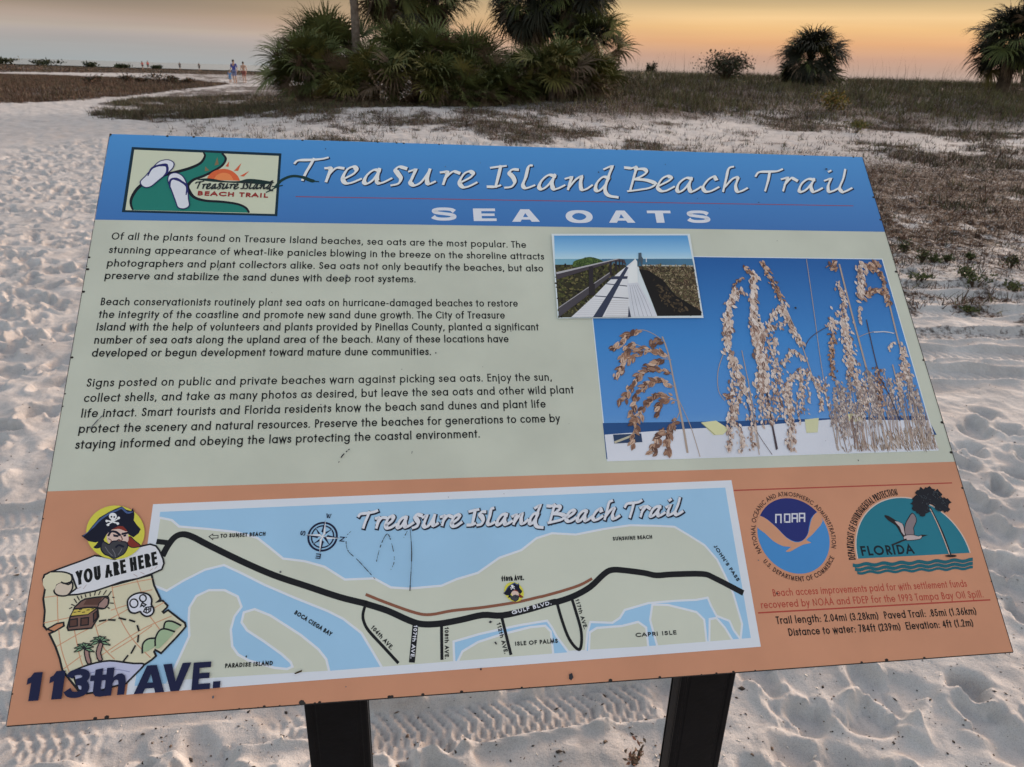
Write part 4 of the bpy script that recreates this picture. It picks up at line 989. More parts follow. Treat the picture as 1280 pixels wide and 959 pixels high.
# wing-like green leaf that runs out of the frame into the title
A.up(2); A.line(smooth(E1((960, 360), (1010, 335), (1050, 290), (1110, 264), (1170, 268), (1230, 290), (1275, 296)), 5), [.002] * 6 + [.0045] * 15 + [.006] * 6 + [.002] * 8, ink((22, 50, 50), 0), cap=False)
A.line(smooth(E1((1000, 325), (1040, 322), (1056, 318)), 3), .002, ink((22, 50, 50), 0))
BR_ = ink((140, 46, 44), 0)
text(A, 'BEACH TRAIL', E1((555, 378))[0], E1((972, 392))[0], .0082, .27, BR_)
p0_, p1_ = TSTR[0][0], TSTR[19][-1]
def affine(src0, src1, dst0, dst1, ysc=1.0):
    sv_, dv = np.asarray(src1) - src0, np.asarray(dst1) - dst0; k = np.hypot(*dv) / np.hypot(*sv_); a = math.atan2(dv[1], dv[0]) - math.atan2(sv_[1], sv_[0])
    c_, s_ = math.cos(a), math.sin(a)
    return lambda p: np.asarray(dst0) + np.array(((c_ * (p[0] - src0[0]) - s_ * (p[1] - src0[1]) * ysc) * k, (s_ * (p[0] - src0[0]) + c_ * (p[1] - src0[1]) * ysc) * k))
LOGO_T = [s_ for s_, (z, pts) in zip(TSTR, TITLE)][:24]
xf = affine(TZ2((64, 84))[0], TZ3((228, 190))[0], E1((545, 305))[0], E1((1000, 330))[0], 1.35)
for s_ in LOGO_T: nibline(A, [xf(p) for p in s_], .0036, .0020, ink((40, 46, 48), 0))
# flip-flops
def flip(pts, strap1, strap2):
    P = smooth(E1(*pts), 4, True); A.shape(P, ink((206, 208, 226), .04), ink((40, 42, 92), 0), .0016)
    for st in (strap1, strap2): A.line(smooth(E1(*st), 4), nibw(len(st) * 4 - 3, .0014, .0036), ink((38, 40, 96), 0))
flip(((216, 300), (250, 262), (290, 215), (330, 178), (380, 168), (414, 185), (410, 215), (375, 250), (330, 285), (280, 325), (240, 330)), ((262, 262), (290, 215), (365, 195), (378, 210)), ((352, 268), (375, 240), (372, 205), (330, 205)))
flip(((380, 290), (392, 255), (430, 246), (470, 268), (494, 320), (502, 400), (506, 440), (475, 458), (440, 450), (424, 410), (402, 350)), ((392, 335), (395, 290), (430, 280), (470, 300)), ((488, 375), (492, 325), (455, 295), (420, 285)))
A.build('trail_emblem', sign)

# ---- printed photographs
PRN = np.random.default_rng(12)
def mottle(art, P, mats_, n_, size, asp=1.5, seed=1, rot=None):
    """printed texture of a photograph: many small patches inside polygon P"""
    q = np.random.default_rng(seed); P = [np.asarray(p) for p in P]; xs_, ys_ = [p[0] for p in P], [p[1] for p in P]
    x = q.uniform(min(xs_), max(xs_), n_); y = q.uniform(min(ys_), max(ys_), n_); ok = inpoly(x, y, [tuple(p) for p in P]); z0 = art.z
    for a, b in zip(x[ok], y[ok]):
        s_ = size * q.uniform(.4, 1.3); an = q.uniform(0, 3.14) if rot is None else rot + q.normal(0, .35)
        art.z = z0 + art.dz * q.integers(1, 40); art.poly(ell((a, b), s_ * asp, s_ / asp, 6, an), mats_[q.integers(len(mats_))], step=False)
    art.z = z0 + art.dz * 42
BORD = ink((200, 208, 212), 0)
# large photograph of sea oats
ZA, ZB = ZM(740, 310, 3.425), ZM(940, 310, 3.424)
A = Art(.00024, 3e-6)
c_tl, c_tr, c_br, c_bl = S(731.5, 318.5), S(1103, 323.5), S(1173, 563.5), S(758.5, 577)
A.poly([c_tl, c_tr, c_br, c_bl], BORD)
ins = lambda P, d: [np.asarray(p) + (np.mean(P, axis=0) - p) / np.abs(np.mean(P, axis=0) - p) * d for p in [np.asarray(q) for q in P]]
Q = ins([c_tl, c_tr, c_br, c_bl], .0016); QST = [tuple(v) for v in ins([c_tl, c_tr, c_br, c_bl], .0018)]; QIN = [tuple(v) for v in ins([c_tl, c_tr, c_br, c_bl], .0062)]
A.poly(Q, gradmat('printed_sky', [(0, (104, 148, 196)), (.12, (84, 136, 196)), (.5, (62, 126, 190)), (1, (34, 88, 152))], 1, Q[3][1] + .03, Q[0][1])); A.up(3)
sea_ = [ZA((46, 750))[0], ZA((600, 742))[0], ZB((500, 724))[0], ZB((745, 718))[0], ZB((790, 800))[0], ZA((62, 905))[0]]
A.poly(sea_, ink((38, 74, 124), .05)); A.up()
A.poly([ZA((54, 800))[0], ZA((400, 775))[0], ZA((700, 762))[0], ZB((330, 735))[0], ZB((760, 738))[0], ZB((799, 866))[0], ZA((67, 913))[0]], ink((202, 204, 214), .05)); A.up()
for P_g, n_g in ((((520, 862), (600, 800), (690, 770), (768, 768), (796, 860)), 420), (((440, 864), (470, 820), (560, 790), (700, 760), (780, 800), (790, 860)), 240), (((340, 866), (430, 830), (560, 800), (600, 862)), 60)): mottle(A, ZB(*P_g), [ink(c, 0) for c in ((118, 102, 92), (170, 152, 138), (140, 124, 112), (186, 170, 158))], n_g, .0018, 2.6, n_g, 1.6)
A.poly(ZA((90, 800), (210, 795), (215, 832), (95, 838)), ink((44, 62, 92), 0)); A.line(ZA((100, 832), (170, 805)), .003, ink((176, 170, 150), 0))
A.poly(ZA((466, 748), (530, 740), (585, 775), (560, 800), (520, 802)), ink((206, 204, 160), .04)); A.line(ZA((470, 752), (525, 800)), .0012, ink((150, 150, 120), 0))
A.poly(ZB((405, 712), (430, 708), (475, 716), (470, 745), (410, 742)), ink((206, 204, 160), .04)); A.poly(ZB((225, 735), (285, 728), (280, 790), (232, 792)), ink((196, 196, 160), .05))
HUSK = [ink(c, 0) for c in ((198, 180, 170), (176, 152, 140), (210, 198, 192), (150, 122, 110), (188, 168, 156), (110, 86, 78), (204, 188, 178))]
BRN = [ink(c, 0) for c in ((168, 136, 116), (140, 106, 88), (112, 82, 70), (190, 162, 144), (90, 64, 56))]
STEM = ink((164, 146, 134), 0); STEMD = ink((72, 60, 66), 0)
def spike(P, n_, size, wid, mats_, f0=0.0, seed=1, hang=None):
    """oat spikelets hung along a stalk"""
    q = np.random.default_rng(seed); P = np.array(smooth(P, 6)); P = P[inpoly(P[:, 0], P[:, 1], QIN)]
    if len(P) < 3: return
    seg = np.linalg.norm(np.diff(P, axis=0), axis=1); cum = np.concatenate([[0], np.cumsum(seg)]); z0 = A.z
    A.line(list(P), .0010, STEM, cap=False)
    for i in range(n_):
        f = (f0 + (1 - f0) * (i + q.random()) / n_) * cum[-1]; k = min(np.searchsorted(cum, f, 'right') - 1, len(seg) - 1); p = P[k] + (P[k + 1] - P[k]) * (f - cum[k]) / max(seg[k], 1e-9)
        t = (P[k + 1] - P[k]) / max(seg[k], 1e-9); an = math.atan2(t[1], t[0]) + q.choice((-1, 1)) * q.uniform(.2, .8)
        if hang is not None: an = hang + q.normal(0, .4)
        o = q.normal(0, wid, 2); s_ = size * q.uniform(.6, 1.25); c = p + o + np.array((math.cos(an), math.sin(an))) * s_ * .5
        if not inpoly(np.array([c[0]]), np.array([c[1]]), QIN)[0]: continue
        e, nn = np.array((math.cos(an), math.sin(an))), np.array((-math.sin(an), math.cos(an)))
        A.z = z0 + A.dz * (3 + 2 * int(q.integers(0, 140)))
        m_ = mats_[min(int(q.integers(0, len(mats_))), len(mats_) - 1)]
        A.poly([c - e * s_, c - e * s_ * .35 + nn * s_ * .46, c + e * s_ * .3 + nn * s_ * .42, c + e * s_ * 1.05, c + e * s_ * .3 - nn * s_ * .42, c - e * s_ * .35 - nn * s_ * .46], m_, step=False)
        A.z += A.dz; A.poly([c - e * s_ * .8, c + e * s_ * .2 + nn * s_ * .13, c + e * s_ * .9, c + e * s_ * .1 + nn * s_ * -.04], mats_[(int(q.integers(0, len(mats_))) + 2) % len(mats_)], step=False)
    A.z = z0
def st(z, pts, w, m_):
    P = np.array(smooth(z(*pts), 5)); k_ = inpoly(P[:, 0], P[:, 1], QST)
    if isinstance(w, list): w = [a for a, b in zip(w, k_) if b]
    if k_.sum() > 2: A.line(list(P[k_]), w, m_, cap=False)
st(ZA, ((412, 900), (385, 740), (350, 570), (325, 450), (300, 380)), [.0030] * 10 + [.0022] * 11, STEM)
st(ZA, ((462, 895), (420, 760), (370, 650)), .0010, STEM)
for i, (pts, n_, f0) in enumerate(((((300, 395), (255, 365), (205, 352), (150, 378), (92, 432)), 26, .42), (((335, 480), (285, 445), (225, 438), (155, 480), (104, 552)), 46, .08), (((300, 400), (270, 400), (262, 420)), 8, .1), (((240, 440), (185, 415), (140, 450), (118, 492)), 18, .3),
      (((345, 545), (285, 520), (230, 530), (190, 560), (150, 615), (128, 660)), 34, .05), (((352, 595), (292, 570), (225, 590), (182, 655), (165, 735)), 40, .05), (((362, 655), (302, 628), (250, 650), (210, 700), (182, 765), (176, 850)), 38, .1), (((352, 650), (305, 660), (275, 712)), 16, .1),
      (((376, 700), (342, 770), (292, 800), (254, 895)), 28, .15), (((360, 765), (330, 800), (316, 895)), 24, .15), (((340, 480), (290, 480), (215, 535)), 14, .2))):
    spike(ZA(*pts), int(n_ * 1.25), .0056, .0022, BRN, f0, 100 + i)
# tall oats behind, thin and pale
for i in range(70):
    x = PRN.uniform(330, 760); y = PRN.uniform(500, 640) + (x < 480) * 40; l_ = PRN.uniform(60, 170)
    spike(ZB((x, y), (x + 6, y + l_ * .4), (x + 14, y + l_)), int(PRN.integers(12, 26)), .0030, .0022, [ink(c, 0) for c in ((168, 152, 146), (140, 124, 120), (190, 178, 172), (120, 108, 110))], 0, 300 + i)
    if i % 2: st(ZB, ((x + 14, y + l_), (x + 30, y + l_ + 90), (x + 40, min(862, y + l_ + 180))), .0009, STEM)
for i in range(90):
    x = PRN.uniform(330, 790); y = PRN.uniform(600, 800); st(ZB, ((x, y), (x + PRN.uniform(4, 20), y + 60), (x + PRN.uniform(14, 40), y + PRN.uniform(100, 220))), PRN.uniform(.0004, .0009), [STEM, HUSK[3], HUSK[0], HUSK[5]][i % 4])
for i in range(16):
    x = PRN.uniform(-20, 330); y = PRN.uniform(500, 640)
    spike(ZB((x, y), (x - 4, y + 60), (x + 10, y + 130)), 18, .0032, .0024, HUSK, 0, 400 + i)
for pts, w, m_ in ((((0, 100), (14, 330), (50, 560), (78, 720), (108, 888)), .0022, STEMD), (((372, 70), (420, 260), (500, 560), (545, 730), (582, 872)), .0028, STEM), (((556, 110), (620, 380), (690, 640), (742, 866)), .0026, STEM), (((232, 50), (262, 260), (295, 500), (330, 700), (372, 880)), .0010, STEM), (((488, 308), (540, 530), (590, 640), (632, 742)), .0016, STEMD), (((600, 500), (650, 700), (690, 866)), .0020, STEM), (((470, 560), (520, 760), (525, 870)), .0014, STEM), (((500, 560), (560, 720), (606, 866)), .0018, STEM), (((220, 440), (245, 390), (300, 350), (372, 318)), .0010, STEMD), (((30, 60), (110, 190), (180, 340), (210, 410), (260, 560), (290, 640)), .0016, STEM), ((-20, 560), (0, 700), (30, 888), ) and (((-18, 560), (0, 700), (30, 886)), .0012, STEM), (((450, 385), (520, 360), (610, 366)), .0008, STEM), (((520, 362), (570, 360), (605, 367)), .0016, ink((190, 190, 196), 0))):
    st(ZB, pts, w, m_)
st(ZA, ((640, 440), (665, 560), (690, 690), (720, 890)), .0012, STEM); st(ZA, ((572, 430), (540, 520), (540, 610), (568, 655)), .0010, STEM); st(ZA, ((740, 560), (760, 700), (792, 862)), .0022, STEMD); st(ZA, ((655, 620), (690, 760), (770, 886)), .0008, STEMD)
big = ((ZA, ((640, 185), (605, 205), (580, 280), (585, 380)), 44, .0046, .0034, HUSK), (ZA, ((585, 300), (575, 420), (610, 500), (650, 610)), 60, .0044, .0040, HUSK), (ZA, ((690, 110), (690, 220), (692, 340)), 46, .0052, .0030, HUSK), (ZA, ((692, 330), (712, 440), (722, 520), (722, 620)), 60, .0046, .0040, HUSK), (ZA, ((655, 80), (690, 120), (700, 130)), 8, .0036, .002, BRN),
  (ZA, ((605, 500), (600, 640), (592, 760), (580, 890)), 56, .0034, .0030, HUSK), (ZA, ((640, 610), (605, 720), (638, 800), (630, 890)), 40, .0032, .0030, HUSK), (ZA, ((650, 600), (680, 700), (684, 884)), 40, .0030, .0036, HUSK), (ZA, ((600, 640), (570, 640)), 5, .004, .002, BRN), (ZA, ((650, 130), (620, 145), (600, 190)), 9, .0030, .001, BRN),
  (ZB, ((40, 60), (80, 130), (120, 220)), 30, .0034, .0034, BRN), (ZB, ((120, 240), (150, 310), (205, 410)), 40, .0040, .0036, HUSK), (ZB, ((130, 330), (90, 340), (70, 330)), 10, .0032, .003, HUSK), (ZB, ((140, 260), (85, 290), (60, 360)), 24, .0036, .003, HUSK), (ZB, ((20, 300), (35, 420), (45, 600)), 70, .0046, .0050, HUSK), (ZB, ((85, 370), (95, 480), (105, 600), (120, 720)), 60, .0034, .0044, HUSK),
  (ZB, ((228, 480), (170, 440), (130, 500)), 22, .0034, .002, HUSK), (ZB, ((215, 540), (160, 560), (155, 640), (165, 770), (165, 880)), 90, .0032, .0036, HUSK), (ZB, ((200, 520), (250, 545), (275, 590)), 16, .0030, .002, HUSK), (ZB, ((345, 300), (350, 340), (325, 330)), 14, .0034, .003, HUSK), (ZB, ((345, 360), (338, 450), (345, 560)), 36, .0032, .0026, BRN), (ZB, ((370, 150), (385, 200), (395, 260)), 26, .0030, .003, HUSK),
  (ZB, ((385, 270), (400, 360), (420, 470), (440, 580)), 110, .0036, .0050, HUSK), (ZB, ((330, 90), (345, 80), (350, 55)), 12, .0036, .003, BRN), (ZB, ((460, 56), (462, 130), (462, 220)), 44, .0046, .0044, HUSK), (ZB, ((530, 60), (520, 90), (500, 80)), 22, .0040, .005, BRN), (ZB, ((545, 100), (560, 150), (585, 250)), 26, .0036, .003, BRN), (ZB, ((480, 205), (520, 185), (560, 195)), 22, .0042, .002, BRN), (ZB, ((458, 250), (460, 320)), 10, .0034, .001, HUSK),
  (ZB, ((605, 405), (590, 415), (585, 440)), 6, .0030, .001, HUSK), (ZB, ((640, 330), (650, 440), (655, 560)), 50, .0034, .0040, HUSK), (ZB, ((690, 500), (705, 560), (715, 640)), 30, .0030, .003, HUSK), (ZB, ((530, 510), (545, 600), (550, 680)), 30, .0028, .003, BRN), (ZB, ((620, 540), (630, 620)), 20, .0028, .003, HUSK), (ZB, ((470, 590), (480, 690)), 30, .0028, .004, HUSK))
for i, (z, pts, n_, s_, w_, mm_) in enumerate(big): spike(z(*pts), int(n_ * 2.5), s_ * 1.02, w_ * 1.0, mm_, 0, 500 + i, hang=-1.5 if mm_ is HUSK else None)
A.build('sea_oats_photo', sign)

# small photograph of the boardwalk, printed over the corner of the large one
ZC = ZM(680, 285, 6.095); A = Art(.00190, 4e-6)
A.poly(ZC((55, 50), (1108, 50), (1212, 690), (102, 694)), BORD)
sk = ZC((75, 64), (1090, 62), (1128, 245), (80, 245))
A.poly(sk, gradmat('printed_sky_pale', [(0, (176, 204, 220)), (.4, (134, 180, 214)), (1, (86, 146, 198))], 1, sk[3][1], sk[0][1]))
A.poly(ZC((80, 242), (1127, 240), (1140, 300), (84, 300)), ink((70, 112, 140), .12)); A.poly(ZC((80, 242), (440, 242), (420, 285), (84, 290)), ink((112, 158, 178), .08))
A.poly(ZC((740, 285), (1135, 290), (1140, 312), (740, 312)), ink((176, 178, 172), .1))
A.poly(ZC((82, 285), (620, 285), (640, 686), (112, 687)), ink((54, 52, 36), .3)); A.poly(ZC((715, 295), (1137, 300), (1197, 672), (860, 676)), ink((76, 62, 48), .3)); A.up()
mottle(A, ZC((84, 288), (590, 280), (480, 560), (112, 684)), [ink(c, 0) for c in ((84, 82, 48), (46, 42, 30), (104, 96, 62), (66, 70, 38), (30, 28, 24))], 900, .0020, 1.5, 7)
mottle(A, ZC((760, 285), (1136, 290), (1196, 670), (900, 672), (740, 340)), [ink(c, 0) for c in ((98, 90, 66), (72, 64, 46), (124, 112, 84), (50, 44, 34), (84, 80, 54), (140, 126, 102), (108, 88, 70))], 1500, .0015, 1.7, 8)
A.poly(ZC((720, 320), (790, 330), (900, 400), (1000, 520), (1195, 640), (1196, 673), (862, 675)), ink((26, 24, 24), .2)); mottle(A, ZC((830, 400), (930, 460), (1090, 620), (1000, 670), (880, 560)), [ink(c, 0) for c in ((62, 52, 40), (84, 70, 52), (40, 34, 28))], 160, .0024, 1.5, 9)
A.shape(smooth(ZC((215, 305), (225, 262), (290, 240), (350, 228), (430, 250), (440, 275), (330, 300)), 3), ink((64, 84, 44), .2)); mottle(A, ZC((215, 305), (225, 262), (290, 240), (350, 228), (430, 250), (440, 275), (330, 300)), [ink(c, 0) for c in ((84, 104, 54), (46, 62, 34))], 120, .0014, 1.4, 10)
WD = ink((206, 206, 210), .05); SHD = ink((52, 58, 78), .1)
A.poly(ZC((205, 686), (380, 525), (470, 432), (560, 350), (625, 300), (690, 245), (705, 262), (712, 420), (860, 682)), WD)
for y0, x0, x1, m_ in ((525, 385, 640, SHD), (432, 470, 630, SHD)): A.line(ZC((x0, y0), (x1, y0 + 18)), .0016, m_, cap=False)
for k in range(9): A.line(ZC((230 + k * 14, 668 - k * 15), (430 + k * 10, 668 - k * 14)), .0005, ink((168, 168, 176), 0), cap=False)
for k in range(8): A.line(ZC((462 + k * 6, 672 - k * 16), (640, 674 - k * 16)), .0006, ink((170, 164, 166), 0), cap=False)
A.poly(ZC((370, 686), (440, 686), (640, 310), (622, 300)), SHD); A.poly(ZC((480, 400), (520, 375), (635, 375), (630, 395)), SHD); A.poly(ZC((636, 686), (660, 686), (642, 600)), SHD)
A.poly(ZC((640, 430), (635, 320), (690, 240), (706, 262), (712, 422)), ink((214, 216, 222), .03)); A.poly(ZC((630, 430), (712, 424), (860, 680), (662, 684)), ink((196, 198, 206), .08))
for k in range(5): A.line(smooth(ZC((650 + k * 14, 440), (664 + k * 24, 540), (690 + k * 32, 680)), 3), .0006, ink((140, 140, 150), 0), cap=False)
A.poly(ZC((90, 345), (560, 240), (610, 250), (625, 290), (590, 268), (540, 262), (95, 400)), ink((66, 60, 66), .1)); A.poly(ZC((90, 345), (560, 240), (570, 244), (92, 360)), ink((166, 164, 168), .05))
A.poly(ZC((110, 612), (500, 345), (505, 372), (300, 545), (112, 686)), ink((70, 66, 72), .1)); A.line(ZC((110, 614), (500, 347)), .0012, ink((156, 152, 156), 0), cap=False)
for x, y0, y1, w_ in ((355, 300, 520, 34), (505, 262, 365, 16), (545, 255, 340, 13), (572, 252, 318, 10), (595, 254, 305, 8), (375, 430, 520, 20)): A.poly(ZC((x - w_ / 2, y0), (x + w_ / 2, y0), (x + w_ / 2, y1), (x - w_ / 2, y1)), ink((44, 40, 44), .1))
A.poly(ZC((716, 198), (738, 196), (740, 225), (750, 240), (745, 300), (738, 300), (728, 250), (715, 298), (710, 298), (716, 230)), ink((70, 84, 96), 0)); A.line(ZC((775, 240), (776, 265)), .0014, WD)
A.build('boardwalk_photo', sign)

# ---- trail map
M4, M5, M6, M7 = ZM(180, 600, 3.69), ZM(430, 590, 3.689), ZM(680, 590, 3.996), ZM(600, 690, 6.4); M8 = ZM(430, 720, 6.095)
A = Art(.00020)
MW = ink((204, 208, 220), .02)
A.poly([S(191.4, 630.4), S(914.2, 600.4), S(951, 808.5), S(158, 868.5)], MW); trail_map = A.build('trail_map', sign)
A = Art(.00024, 5e-6)
LB = ink((148, 186, 216), .03); LAND = ink((190, 193, 180), .03)
A.poly([S(200.3, 640), S(906.5, 609.6), S(938.5, 797.5), S(168, 860)], LB); A.up(2)
P_ = lambda *pts: [S(*p) for p in pts]
main = P_((200.3, 648.8), (213.9, 651.5), (223.4, 659.6), (261.3, 662.9), (293.8, 666.4), (320.9, 673.7), (335.8, 685.4), (353.4, 699.7), (380.5, 703), (404.9, 709.8), (430.7, 726), (467.3, 724.5), (488.3, 735.8), (511.3, 737.2), (552, 733.7), (571, 725.5), (598, 717.4), (625, 698.4), (652.3, 689), (671.3, 674), (690.2, 668), (720, 669.6), (755, 662.6), (787.6, 658), (820, 658.6), (842.7, 659.8), (860, 670), (880, 682.6), (895.2, 700), (905.2, 720), (915.2, 742), (926.3, 780), (924.7, 796), (918, 787), (912.7, 775.2), (896.5, 769), (890, 757), (885.2, 745.7), (870, 748.6), (845, 749.7), (810, 752.7), (780, 761.4), (773.8, 771.4), (765, 777.2), (737, 776.2), (733, 790), (731, 812.5), (711, 813.5), (697, 795), (690.6, 783), (684.4, 774.4), (647, 780.6), (600, 791), (565.5, 801), (566.5, 827.5), (479, 834), (466, 812), (453, 790.5), (430, 772.5), (410.4, 762.6), (369.7, 746.3), (331.8, 730), (302, 715), (280.3, 705), (255.9, 711), (228.8, 724.7), (208.5, 736.9), (194.9, 731.4), (189, 728))
par = M4((120, 925), (160, 840), (215, 720), (212, 640), (215, 590), (245, 540), (300, 514), (370, 514), (428, 542), (444, 585), (412, 628), (395, 690), (402, 770), (430, 810), (480, 838), (600, 872), (660, 878), (692, 864), (682, 838), (640, 800), (560, 742), (480, 690), (456, 655), (465, 615), (510, 602), (580, 630), (720, 720), (800, 785), (836, 830), (848, 880))
isl1 = P_((573.7, 827), (579, 815.5), (598, 804), (626.6, 794.7), (662.5, 785.6), (681, 783.8), (687.2, 790), (690.3, 818.5))
cap_ = P_((737.6, 812), (738.4, 791.5), (746.3, 786.4), (777.6, 784), (797.6, 779), (806.4, 785.2), (808.9, 808))
isl2 = P_((822.6, 807), (813.9, 775.2), (816.4, 757.2), (835, 757.7), (870, 766.4), (879, 775.2), (882, 802.5))
isl3 = P_((887.9, 802), (888.2, 775.2), (895, 774), (905, 785.2), (914, 800))
for Pg in (main, par, isl1, cap_, isl2, isl3):
    A.line(Pg, .0052, MW, closed=True)
A.up(2)
for Pg in (main, par, isl1, cap_, isl2, isl3): A.poly(Pg, LAND)
# frame of the map redrawn over the ragged feet of the islands
A.up(2); A.poly([S(168, 857.5), S(938.3, 797.8), S(951, 808.5), S(158, 868.5)], MW)
A.build('map_land_and_water', trail_map)
A = Art(.00046)
RD = ink((24, 25, 29), 0)
road = M4((85, 352), (110, 305), (142, 265), (178, 251), (222, 262), (300, 302), (450, 375), (600, 440), (750, 490), (900, 540), (1020, 570))[:] + M5((100, 608), (200, 640), (300, 685), (360, 702), (440, 700), (540, 682), (640, 660), (730, 662), (850, 635), (960, 602)) + M6((70, 648), (150, 620), (230, 575), (300, 510), (340, 490), (400, 492), (500, 505), (560, 517), (640, 512), (790, 510), (850, 530), (995, 605))
A.line(smooth(road, 4), .0074, RD, cap=False); A.line(M4((58, 284), (120, 291)), .0062, RD, cap=False)
A.line(smooth(M8((165, 215), (145, 290), (152, 350), (190, 420), (300, 540), (415, 665)), 5), .0034, RD, cap=False); A.line(M8((545, 365), (517, 660)), .0070, RD, cap=False); A.line(M8((743, 370), (746, 640)), .0036, RD, cap=False); A.line(M8((1200, 310), (1272, 602)), .0036, RD, cap=False)
A.line(smooth(M7((612, 395), (650, 530), (700, 670), (750, 750), (795, 780), (812, 720), (806, 620), (770, 490), (730, 360)), 5), .0036, RD, cap=False)
A.build('map_roads', trail_map)
A = Art(.00056)
A.line(smooth(M5((100, 565), (200, 605), (330, 650), (400, 658), (500, 640), (640, 625), (800, 600), (900, 577)) + M6((0, 620), (100, 592), (180, 565), (240, 533)), 4), .0034, ink((130, 84, 66), 0), cap=False); A.build('map_trail_line', trail_map)
A = Art(.00062)
SH = .0049
def mt(txt, z, a, b, h=SH, m_=BLK, w=.22):
    A = Art(.00062); text(A, txt, z(a)[0], z(b)[0], h, w, m_); A.build('map_name', trail_map)
mt('TO SUNSET BEACH', M4, (352, 268), (560, 258)); A.line(M4((300, 262), (318, 250), (318, 257), (342, 256), (342, 268), (318, 269), (318, 276)), .0008, BLK, closed=True)
mt('BOCA CIEGA BAY', M4, (692, 618), (860, 722)); mt('PARADISE ISLAND', M4, (374, 868), (594, 855))
mt('104th AVE.', M8, (203, 398), (358, 566)); mt('107th AVE.', M8, (533, 376), (506, 628), h=.0044, m_=WHT); mt('108th AVE.', M8, (766, 392), (768, 632)); mt('112th AVE.', M8, (1162, 362), (1222, 596))
mt('117th AVE.', M7, (760, 384), (832, 620)); mt('GULF BLVD.', M7, (258, 502), (572, 420), h=.0046, m_=WHT, w=.22); mt('ISLE OF PALMS', M7, (282, 752), (622, 728)); mt('113th AVE.', M7, (172, 236), (352, 226), h=.0056, w=.26)
mt('CAPRI ISLE', M6, (458, 826), (662, 812), h=.0050); mt('SUNSHINE BEACH', M6, (344, 344), (540, 334)); mt("JOHN'S PASS", M6, (846, 372), (964, 548))
A.build('map_arrow', trail_map)
A = Art(.00066, 5e-6)
xf = affine(TSTR[0][0], TSTR[-1][-1], M5((68, 204))[0], M6((690, 198))[0], 1.02)
script(A, xf, .0066, .0032, WHT, ink((30, 34, 52), 0), (.0008, -.0009), 1.35); A.build('map_title', trail_map)
# compass rose
A = Art(.00062); c_ = M4((824, 262))[0]; R_ = (np.hypot(*(M4((893, 262))[0] - c_)) + np.hypot(*(M4((824, 330))[0] - c_))) / 2
A.line(ell(c_, R_ * .95, R_ * .95, 36), R_ * .13, NAVY, closed=True); A.line(ell(c_, R_ * .74, R_ * .74, 36), R_ * .09, NAVY, closed=True)
rot = math.radians(-8)
for k in range(8):
    a = rot + k * math.pi / 4; L_ = R_ * (1.18 if k % 2 == 0 else .84); e = np.array((math.cos(a), math.sin(a))); nn = np.array((-e[1], e[0]))
    A.poly([c_, c_ + e * R_ * .2 + nn * R_ * .16, c_ + e * L_], NAVY); A.poly([c_, c_ + e * L_, c_ + e * R_ * .2 - nn * R_ * .16], MW if k % 2 == 0 else LB)
A.line([c_ - (R_ * .1, 0), c_ + (R_ * .1, 0)], R_ * .08, MW); A.line([c_ - (0, R_ * .1), c_ + (0, R_ * .1)], R_ * .08, MW)
for ch, p in (('W', (852, 168)), ('N', (914, 274)), ('E', (804, 352)), ('S', (734, 247))):
    q = M4(p)[0]; a = rot + math.radians({'W': 90, 'N': 0, 'E': -90, 'S': 180}[ch]) - math.pi / 2; e = np.array((math.cos(a), math.sin(a)))
    text(A, ch, q - e * .0030 - np.array((-e[1], e[0])) * .003, q + e * .0030 - np.array((-e[1], e[0])) * .003, .0062, .18, NAVY)
A.build('compass_rose', trail_map)

